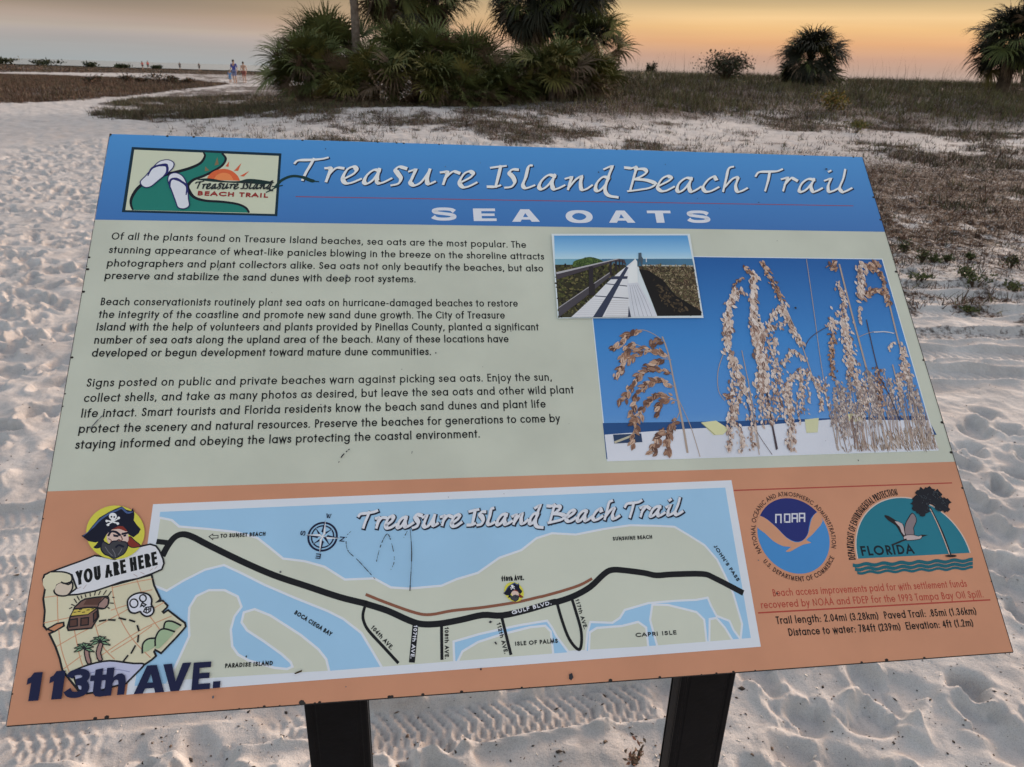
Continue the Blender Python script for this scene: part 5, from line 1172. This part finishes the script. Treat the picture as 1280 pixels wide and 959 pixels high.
# ---- the pirate badge and the scroll
ZP = ZM(80, 620, 6.85)
def pirate(art, T, k=1.0, detail=True):
    N1, N2 = ink((20, 22, 40), 0), ink((70, 90, 134), 0); sk_ = ink((204, 178, 168), 0); bd = ink((62, 62, 68), .1); rd = ink((122, 46, 38), 0); yl = ink((198, 192, 74), .02)
    art.shape(T([(445 + 250 * math.cos(a), 315 + 230 * math.sin(a)) for a in np.linspace(0, 6.283, 40)[:-1]]), yl); art.up(2)
    art.shape(smooth(T([(570, 350), (610, 385), (662, 428), (640, 440), (590, 445), (555, 425), (545, 380)]), 3, True), rd, N1, .0010 * k)
    art.shape(smooth(T([(300, 392), (318, 365), (345, 375), (352, 420), (300, 452), (258, 445), (280, 420)]), 3, True), N1)
    art.shape(smooth(T([(372, 340), (395, 300), (470, 280), (540, 300), (556, 345), (552, 395), (500, 410), (410, 412), (380, 395)]), 3, True), sk_)
    art.shape(smooth(T([(400, 290), (425, 258), (480, 238), (530, 252), (550, 300), (530, 305), (480, 286), (430, 290)]), 3, True), rd)
    art.shape(smooth(T([(335, 395), (365, 405), (392, 418), (420, 392), (455, 388), (475, 378), (500, 392), (535, 398), (552, 430), (525, 490), (480, 520), (432, 538), (390, 515), (352, 500), (322, 455)]), 3, True), bd, N1, .0014 * k)
    art.line(smooth(T([(452, 440), (475, 424), (512, 436)]), 4), .0022 * k, N1)
    art.shape(T([(155, 345), (200, 322), (250, 258), (310, 188), (400, 135), (450, 112), (500, 92), (540, 122), (580, 132), (596, 104), (608, 160), (602, 212), (628, 250), (662, 288), (645, 322), (600, 358), (560, 335), (540, 292), (510, 262), (470, 262), (420, 288), (372, 330), (345, 378), (275, 402), (215, 390)]), N1)
    art.line(smooth(T([(172, 345), (240, 286), (316, 206), (400, 152), (460, 126), (500, 108), (545, 146), (592, 140)]), 4), [.0008 * k] * 5 + [.0022 * k] * 22 + [.0010 * k] * 2, N2)
    if detail:
        art.line(smooth(T([(388, 338), (410, 308), (450, 312), (482, 336)]), 4), .0026 * k, N1); art.line(T([(508, 328), (552, 318)]), .0026 * k, N1); art.poly(T([(425, 330), (475, 340), (470, 356), (430, 352)]), N1); art.poly(T([(512, 338), (540, 332), (536, 350), (516, 352)]), N1)
        art.line(smooth(T([(492, 345), (505, 375), (486, 388), (470, 384)]), 3), .0012 * k, ink((110, 78, 72), 0)); art.line(smooth(T([(388, 370), (410, 384), (405, 400)]), 3), .0010 * k, ink((110, 78, 72), 0))
        for g in ([(360, 440), (385, 480), (420, 515)], [(420, 460), (440, 495), (445, 525)], [(500, 455), (485, 485), (470, 505)]): art.line(smooth(T(g), 3), .0008 * k, ink((106, 106, 112), 0))
    W_ = ink((214, 214, 220), 0)
    for g in ([(376, 215), (470, 238)], [(376, 250), (472, 196)]): art.line(T(g), .0016 * k, W_); 
    for q in ((372, 218), (384, 250), (466, 240), (474, 192)): art.poly(T([(q[0] + 12 * math.cos(a), q[1] + 12 * math.sin(a)) for a in np.linspace(0, 6.283, 9)[:-1]]), W_)
    art.poly(T([(424 + 34 * math.cos(a), 178 + 30 * math.sin(a)) for a in np.linspace(0, 6.283, 17)[:-1]]), W_); art.poly(T([(404, 190), (444, 194), (438, 222), (410, 218)]), W_)
    if detail:
        for q in ((412, 182), (436, 184)): art.poly(T([(q[0] + 8 * math.cos(a), q[1] + 8 * math.sin(a)) for a in np.linspace(0, 6.283, 9)[:-1]]), N1)
A = Art(.00095, 8e-6)
ZT, ZS = ZM(40, 700, 5.33), ZM(0, 610, 3.307)
PAR = ink((200, 194, 168), .05); PARW = ink((206, 206, 212), .02); LN = ink((30, 30, 34), 0); TAN = ink((176, 128, 92), 0); GRD = ink((192, 142, 112), 0)
body = ZT((85, 100), (135, 78), (250, 90), (540, 170), (798, 100), (815, 170), (852, 250), (858, 262), (840, 278), (872, 272), (905, 305), (900, 318), (872, 345), (880, 354), (908, 335), (930, 352), (985, 395), (1020, 420), (1026, 444), (1005, 470), (960, 520), (862, 622), (845, 612), (822, 600), (815, 612), (828, 640), (800, 665), (740, 705), (690, 760), (630, 822), (580, 830), (520, 850), (430, 880), (370, 890), (310, 868), (255, 800), (205, 735), (188, 660), (160, 580), (118, 492), (150, 478), (215, 440), (212, 418), (170, 425), (100, 464), (80, 440), (88, 340), (78, 260), (90, 190), (76, 130))
A.shape(body, PAR, LN, .0022)
# lilac water at the foot of the scroll
A.shape(smooth(ZT((270, 745), (340, 712), (430, 685), (520, 672), (600, 680), (680, 690), (735, 690), (745, 705), (690, 762), (630, 822)), 2) + ZT((520, 850), (430, 880), (370, 890), (310, 866)), ink((178, 180, 206), .04), LN, .0020)
A.line(smooth(ZT((330, 770), (450, 740), (560, 730), (650, 745)), 4), .0010, ink((140, 142, 176), 0))
for g in (((180, 90), (172, 250), (178, 430), (200, 600), (250, 745)), ((90, 250), (260, 228), (420, 205)), ((84, 420), (250, 385)), ((535, 175), (560, 320), (620, 450), (690, 550), (790, 650)), ((700, 130), (735, 230)), ((540, 185), (680, 150), (800, 128)), ((170, 575), (300, 500), (400, 450)), ((530, 335), (640, 300)), ((800, 330), (880, 285)), ((430, 660), (600, 545), (760, 450), (930, 375)), ((530, 615), (700, 510), (800, 440)), ((285, 470), (320, 640), (340, 705)), ((420, 420), (470, 570), (550, 660)), ((790, 380), (850, 460)), ((215, 725), (330, 640)), ((440, 440), (640, 330)), ((730, 215), (800, 200))):
    A.line(smooth(ZT(*g), 4), .0010, GRD)
A.shape(ZT((105, 462), (170, 425), (212, 418), (214, 440), (150, 478)), ink((184, 128, 96), 0), LN, .0016)
# banner
ban = ZT((130, 80), (240, 40), (330, 8)) + ZP((265, 512), (330, 520), (440, 545), (540, 500), (600, 450), (665, 432), (740, 415), (790, 430), (820, 470), (850, 540), (858, 580), (840, 630), (760, 665), (640, 708), (500, 735), (380, 778), (270, 815), (120, 845)) + ZT((240, 235), (300, 190), (268, 100))
A.shape(ban, PARW, LN, .0020)
A.shape(smooth(ZT((150, 200), (165, 165), (200, 150), (245, 165), (270, 150), (272, 190), (240, 235), (190, 240), (158, 225)), 3, True), ink((196, 182, 166), .03), LN, .0018)
A.shape(smooth(ZT((135, 80), (200, 80), (245, 90), (266, 110), (266, 142), (225, 152), (200, 150), (165, 165), (150, 200), (90, 195), (76, 130)), 2, True), PAR); A.line(smooth(ZT((135, 80), (200, 80), (245, 90), (266, 105), (266, 142), (225, 158), (200, 150)), 3), .0018, LN)
text(A, 'YOU ARE HERE', ZP((112, 768))[0], ZP((806, 592))[0], .0166, .205, ink((20, 20, 22), 0))
for g in (((110, 800), (150, 780)), ((170, 795), (195, 765)), ((600, 672), (630, 690)), ((660, 655), (690, 670)), ((740, 640), (760, 625)), ((780, 625), (800, 605))): A.line(ZP(*g), .0006, ink((170, 150, 150), 0))
# chest
BRW, BRD = ink((112, 84, 76), .05), ink((84, 58, 52), .05)
A.shape(ZT((258, 378), (375, 362), (440, 318), (446, 380), (400, 455), (245, 470), (238, 450)), BRW, LN, .0018); A.shape(ZT((258, 376), (282, 330), (380, 318), (440, 318), (375, 365)), ink((190, 170, 84), .06), LN, .0012)
A.shape(smooth(ZT((282, 328), (310, 295), (355, 262), (480, 245), (510, 250), (512, 290), (490, 322), (455, 326), (440, 318), (360, 318)), 2, True), BRW, LN, .0018); A.poly(ZT((345, 300), (368, 264), (470, 250), (450, 300)), BRD); A.shape(ZT((440, 318), (450, 290), (490, 250), (512, 262), (508, 300), (485, 324)), ink((150, 122, 116), 0), LN, .0012)
for g in ([(254, 400), (305, 392), (305, 440), (252, 448)], [(330, 390), (380, 384), (378, 432), (328, 438)], [(412, 360), (436, 340), (438, 385), (414, 412)]): A.shape(ZT(*g), BRD, LN, .0014)
for x, y in ((282, 350), (310, 345), (340, 350), (370, 335), (400, 328), (320, 332)): A.line(ZT((x, y), (x + 14, y - 2)), .0009, LN)
for g in (((255, 325), (268, 318)), ((268, 298), (285, 305)), ((285, 262), (300, 285)), ((305, 245), (318, 268)), ((330, 240), (336, 256)), ((358, 232), (362, 248)), ((390, 225), (392, 242)), ((425, 215), (420, 235)), ((458, 210), (448, 232)), ((498, 205), (480, 232)), ((530, 212), (510, 240)), ((540, 250), (550, 252)), ((525, 288), (545, 290)), ((508, 318), (518, 324))): A.line(ZT(*g), .0011, LN)
# skull
A.shape(smooth(ZT((640, 300), (645, 262), (680, 232), (730, 220), (780, 232), (800, 265), (798, 300), (812, 322), (812, 350), (790, 372), (760, 376), (735, 360), (722, 345), (690, 356), (655, 345)), 3, True), ink((204, 206, 218), .02), LN, .0020)
for q, rr in (((682, 290), 27), ((742, 256), 22)): A.line([ZT((q[0] + rr * math.cos(a), q[1] + rr * 1.05 * math.sin(a)))[0] for a in np.linspace(0, 6.283, 19)[:-1]], .0016, LN, closed=True)
A.line(ZT((728, 310), (738, 285), (762, 300), (748, 312), (740, 304)), .0016, LN, closed=True); A.line(ZT((746, 345), (760, 318), (796, 312), (794, 340), (770, 356)), .0014, LN, closed=True)
for g in (((752, 334), (796, 326)), ((766, 320), (764, 354)), ((782, 316), (782, 350))): A.line(ZT(*g), .0012, LN)
# hills, palms, dotted trail
HG = ink((152, 172, 140), .04)
A.shape(smooth(ZT((745, 615), (745, 560), (775, 530), (822, 524), (830, 570), (770, 610)), 3), HG); A.shape(smooth(ZT((826, 590), (828, 520), (850, 475), (890, 460), (950, 478), (900, 540), (850, 590)), 3), HG); A.shape(smooth(ZT((882, 458), (895, 415), (930, 412), (992, 436), (950, 472)), 3), HG)
for g in (((738, 618), (742, 560), (775, 528), (822, 522)), ((824, 570), (826, 520), (852, 472), (890, 460), (950, 478)), ((880, 458), (892, 415), (935, 410), (992, 436))): A.line(smooth(ZT(*g), 4), .0019, LN)
for g in (((455, 408), (492, 402)), ((515, 400), (555, 402)), ((585, 388), (625, 398)), ((655, 402), (685, 412)), ((705, 440), (714, 470)), ((712, 505), (708, 545)), ((690, 575), (665, 620)), ((640, 640), (612, 676))): A.line(ZT(*g), .0019, LN)
TRK_ = ink((150, 118, 112), 0); LF = ink((112, 142, 112), 0)
for b_, tp, cx_, cy_ in (((390, 690), (355, 600), 352, 590), ((465, 670), (452, 555), 458, 545)):
    w_ = 14
    A.shape(smooth(ZT((tp[0], tp[1]), (tp[0] + 26, tp[1]), (b_[0] - 4, b_[1] - 50), (b_[0] + 8, b_[1] - 6), (b_[0] - 16, b_[1] + 2), (b_[0] - 34, b_[1] - 50)), 2, True), TRK_, LN, .0013)
    for a in (-165, -130, -95, -60, -25, 15, 165):
        ca, sa = math.cos(math.radians(a)), math.sin(math.radians(a)); L_ = 62
        A.shape(ZT((cx_ - sa * 3, cy_ + ca * 3), (cx_ + ca * L_ * .5 - sa * 13, cy_ + sa * L_ * .5 + ca * 10), (cx_ + ca * L_ * 1.15, cy_ + sa * L_ * .8 + 12), (cx_ + ca * L_ * .5 + sa * 10, cy_ + sa * L_ * .5 - ca * 8)), LF, LN, .0011)
A.build('treasure_scroll', sign)
A = Art(.0020, 5e-6); pirate(A, lambda pts: ZP(*pts)); A.build('pirate_badge', sign)
A = Art(.0010, 5e-6)
pm0 = ZP((155, 345), (662, 430)); qm = M7((184, 330), (345, 362)); xq = affine(pm0[0], pm0[1], qm[0], qm[1], 1.0)
pirate(A, lambda pts: [xq(p) for p in ZP(*pts)], .34, False); A.build('map_pirate_marker', trail_map)
# big street name, heavy slanted letters
A = Art(.0024, 5e-6)
NV = ink((26, 30, 62), 0)
ZV = ZM(0, 820, 3.0476); HVH = .0292
for ch, x0, x1, y in (('1', 106, 150, 173), ('1', 193, 238, 167), ('3', 248, 336, 161), ('t', 338, 404, 157), ('h', 398, 476, 153), ('A', 512, 628, 146), ('V', 640, 722, 138), ('E', 731, 801, 131), ('.', 812, 840, 123)):
    if ch == 'V': x0, x1 = 614, 722
    heavy(A, ch, ZV((x0, y))[0], ZV((x1, y - (x1 - x0) * .075))[0], HVH, NV, .22, .34)
A.build('avenue_lettering', sign)

# ---- agency emblems
ZN = ZM(920, 590, 6.394); A = Art(.00020)
cN = (ZN((168, 512))[0] + ZN((750, 512))[0]) / 2; rN = np.hypot(*(ZN((168, 500))[0] - ZN((750, 500))[0])) / 2
tp_, bt_ = ZN((458, 215))[0], ZN((458, 810))[0]; cN = np.array((cN[0], (tp_[1] + bt_[1]) / 2)); ryN = (tp_[1] - bt_[1]) / 2; rN = (rN + ryN) / 2
ORG = ink((190, 138, 110), .03)
LT = ink((66, 128, 186), .03); DKB = ink((36, 44, 106), .03)
A.poly(ell(cN, rN, rN, 56), LT)
cap_top = [p for p in ell(cN, rN, rN, 60, 0, math.radians(36), math.radians(151))]
A.poly(cap_top + smooth(ZN((192, 350), (250, 380), (330, 450), (400, 520), (470, 556), (530, 548), (570, 500), (582, 440), (600, 370), (642, 322)), 4), DKB)
A.up(2)
A.poly(smooth(ZN((168, 388), (190, 352), (250, 382), (330, 452), (400, 524), (470, 562), (530, 552), (572, 504), (588, 440), (606, 372), (650, 322), (692, 392), (650, 455), (600, 510), (560, 545), (602, 566), (540, 580), (480, 610), (430, 638), (396, 634), (440, 600), (380, 595), (300, 555), (230, 490), (165, 440)), 2, True), ORG)
NW = ink((196, 196, 206), 0)
for k, (x0, g) in enumerate(((318, [[(0, 0), (0, 1), (.75, 1), (.75, 0)]]), (388, [[(0, 0), (0, 1), (.75, 1), (.75, 0), (0, 0)]]), (448, [[(0, 0), (0, 1), (.75, 1), (.75, 0)], [(0, .45), (.75, .45)]]), (506, [[(0, 0), (0, 1), (.75, 1), (.75, 0)], [(0, .45), (.75, .45)]]))):
    for s_ in g: A.line([ZN((x0 + gx_ * 54, 404 - k * 3 - gy_ * 62))[0] for gx_, gy_ in s_], .0020, NW)
TX = ink((58, 40, 38), 0)
arctext(A, 'NATIONAL OCEANIC AND ATMOSPHERIC ADMINISTRATION', cN, rN * 1.055, 203, -21, .0062, .14, TX)
arctext(A, 'U.S. DEPARTMENT OF COMMERCE', cN, rN * 1.19, 212, 328, .0062, .15, TX, inward=True)
A.build('ocean_agency_emblem', sign)
ZF = ZM(1040, 590, 6.4); A = Art(.00020)
TB = ink((34, 110, 128), .04); CW = ink((190, 168, 156), 0)
pL, pR = ZF((208, 690))[0], ZF((1102, 652))[0]; cF = (pL + pR) / 2; rF = np.hypot(*(pR - pL)) / 2; pt = ZF((600, 206))[0]; ryF = pt[1] - cF[1]
A.poly(ell(cF, rF * 1.02, ryF * 1.02, 40, 0, 0, math.pi), ink((196, 178, 168), 0)); A.poly(ell(cF, rF, ryF, 40, 0, 0, math.pi), TB)
text(A, 'FLORIDA', ZF((240, 672))[0], ZF((662, 655))[0], .0130, .20, ink((16, 30, 40), 0))
k_ = ryF / rF
arctext(A, 'DEPARTMENT OF ENVIRONMENTAL PROTECTION', (0, 0), 1.045 * rF, 181, 90, .0100, .13, ink((30, 26, 28), 0), fx=lambda p: np.array((cF[0] + p[0], cF[1] + p[1] * k_)))
for j, (y0, y1) in enumerate(((732, 760), (765, 792), (797, 818))):
    up_, dn = [], []
    for i in range(46):
        f = i / 45; x = 165 + j * 18 + (1125 - 165 - j * 18) * f; sl = -40 * f; wv_ = 7 * math.sin(i * .95)
        up_.append((x, y0 + sl + wv_)); dn.append((x, y1 + sl + wv_))
    A.poly(ZF(*(up_ + dn[::-1])), ink((28, 92, 106), 0))
# wading bird in flight
BD, BL_ = ink((176, 160, 160), .05), ink((34, 30, 34), 0)
A.shape(smooth(ZF((415, 350), (450, 352), (520, 395), (570, 420), (580, 480), (600, 510), (575, 530), (540, 480), (510, 430), (450, 390)), 2, True), BL_); A.shape(smooth(ZF((500, 395), (560, 415), (575, 470), (580, 510), (555, 480), (540, 440)), 2, True), BD)
A.shape(smooth(ZF((585, 420), (610, 370), (640, 330), (668, 360), (672, 400), (650, 450), (655, 505), (600, 520), (580, 480)), 2, True), ink((120, 108, 112), .1), BL_, .0010)
A.shape(smooth(ZF((570, 520), (600, 505), (650, 505), (690, 515), (720, 505), (712, 532), (680, 542), (620, 548), (580, 545)), 2, True), BD, BL_, .0008); A.poly(ZF((712, 502), (765, 506), (716, 522)), BL_); A.line(smooth(ZF((590, 540), (540, 560), (480, 585)), 3), .0020, BL_)
# cabbage palm of the emblem
A.line(smooth(ZF((945, 668), (900, 540), (850, 420), (785, 290)), 4), [.0034] * 7 + [.0026] * 6, BL_); A.line(smooth(ZF((938, 662), (893, 540), (843, 420), (785, 300)), 4), .0014, CW)
q = random.Random(3)
for cx_, cy_, r_ in ((720, 170, 52), (770, 160, 50), (830, 180, 46), (700, 230, 60), (770, 220, 64), (840, 240, 54), (690, 290, 50), (900, 245, 46), (905, 295, 36), (740, 300, 44), (720, 335, 30), (670, 255, 40), (860, 285, 40)):
    A.shape(ZF(*[(cx_ + r_ * (1 + .25 * math.sin(i * 2.3 + cx_)) * math.cos(i * .449) * .95, cy_ + r_ * .8 * (1 + .25 * math.cos(i * 3.1 + cy_)) * math.sin(i * .449)) for i in range(14)]), ink((26, 28, 36), .2))
for i in range(60):
    x, y = q.uniform(660, 920), q.uniform(150, 320)
    if abs(x - 785) / 160 + abs(y - 235) / 110 < 1: A.line(ZF((x, y), (x + q.uniform(-18, 18), y + q.uniform(4, 14))), .0005, ink((70, 78, 86), 0))
A.shape(ZF(*[(945 + 46 * math.cos(a), 674 + 10 * math.sin(a)) for a in np.linspace(0, 6.283, 15)[:-1]]), BL_)
A.build('state_agency_emblem', sign)
# rules and funding lines
ZR = ZM(920, 710, 3.5556)
A = Art(.00020); A.line([S(917, 613.2), S(1190, 603.8)], .0017, ink((160, 70, 60), 0), cap=False); A.line([ZR((98, 200))[0], ZR((1130, 142))[0]], .0018, ink((160, 66, 56), 0), cap=False); A.build('red_rule', sign)
A = Art(.00022); RT = ink((168, 72, 58), 0)
text(A, 'Beach access improvements paid for with settlement funds', ZR((166, 127))[0], ZR((1028, 84))[0], .0092, .125, RT)
text(A, 'recovered by NOAA and FDEP for the 1993 Tampa Bay Oil Spill.', ZR((113, 181))[0], ZR((1100, 131))[0], .0092, .125, RT)
text(A, 'Trail length: 2.04mi (3.28km)  Paved Trail: .85mi (1.36km)', ZR((180, 250))[0], ZR((1070, 207))[0], .0094, .14, BLK)
text(A, 'Distance to water: 784ft (239m)  Elevation: 4ft (1.2m)', ZR((236, 303))[0], ZR((1056, 259))[0], .0094, .14, BLK)
A.build('funding_text', sign)
# ---- scratches and specks on the face
A = Art(.0027, 1e-6); SC = ink((46, 46, 52), 0); SC2 = ink((92, 94, 98), 0)
q = random.Random(9)
def dash(z, pts, w, m_, on=.6, n_=24):
    P = smooth(z(*pts), n_)
    i = 0
    while i < len(P) - 2:
        L_ = q.randint(1, 4)
        if q.random() < on: A.line(P[i:i + L_ + 1], w * q.uniform(.5, 1.3), m_, cap=False)
        i += L_
dash(M4, ((955, 240), (935, 265), (940, 325), (990, 375), (1068, 460)), .0009, SC, .75); dash(M5, ((150, 415), (170, 340), (200, 288), (222, 340), (232, 410), (215, 455)), .0009, SC, .6); dash(M5, ((270, 315), (292, 275)), .0009, SC); dash(M5, ((305, 265), (312, 380), (304, 550)), .0011, SC, 1.0)
dash(ZM(400, 450, 3.765), ((88, 488), (105, 455), (130, 430), (142, 422)), .0013, SC, .7, 10); dash(ZM(400, 450, 3.765), ((434, 432), (428, 470), (434, 498)), .0012, SC, .5, 8); dash(ZM(80, 450, 3.765), ((185, 265), (160, 290), (125, 330)), .0013, SC2, 1, 6); dash(ZM(90, 280, 3.879), ((722, 210), (708, 235)), .0012, SC2, 1, 4)
A.shape(M4((694, 892), (710, 884), (732, 876), (728, 886), (700, 896)), ink((60, 48, 28), 0)); A.shape(ZM(360, 800, 2.133)((748, 92), (756, 88), (760, 100), (754, 108), (748, 104)), SC); A.shape(M8((1100, 355), (1112, 342), (1130, 352), (1112, 362)), SC); A.shape(M8((1142, 505), (1155, 502), (1166, 522), (1154, 524)), SC)
for i in range(46):
    c_ = (q.uniform(.01, PW - .01), q.uniform(.01, PH - .01)); r_ = abs(q.gauss(0, .0007)) + .0003; A.poly(ell(c_, r_, r_ * q.uniform(.6, 1.6), 7), SC if q.random() < .5 else SC2)
A.build('scratches', sign); A = Art(.00030, 1e-6)
for i in range(90):                                  # chips along the edges where the dark core shows
    f = q.random(); sd = q.choice((0, 0, 1, 2, 2, 3)); c_ = [(f * PW, .0006), (PW - .0006, f * PH), (f * PW, PH - .0008), (.0006, f * PH)][sd]; r_ = abs(q.gauss(0, .0012)) + .0005
    c_ = (min(max(c_[0], r_), PW - r_), min(max(c_[1], r_ * .9), PH - r_ * .9)); A.poly(ell(c_, r_ * (2 if sd in (0, 2) else .7), r_ * (2 if sd in (1, 3) else .7), 7) if False else ell(c_, r_, r_ * .8, 7), M_edge)
A.up(); A.line([(.001, .0006), (PW - .001, .0006)], .0012, M_edge, cap=False); A.line([(PW - .0005, .001), (PW - .0005, PH - .003)], .0010, M_edge, cap=False); A.line([(.0003, .001), (.0003, PH - .003)], .0005, M_edge, cap=False)
A.build('edge_chips', sign)
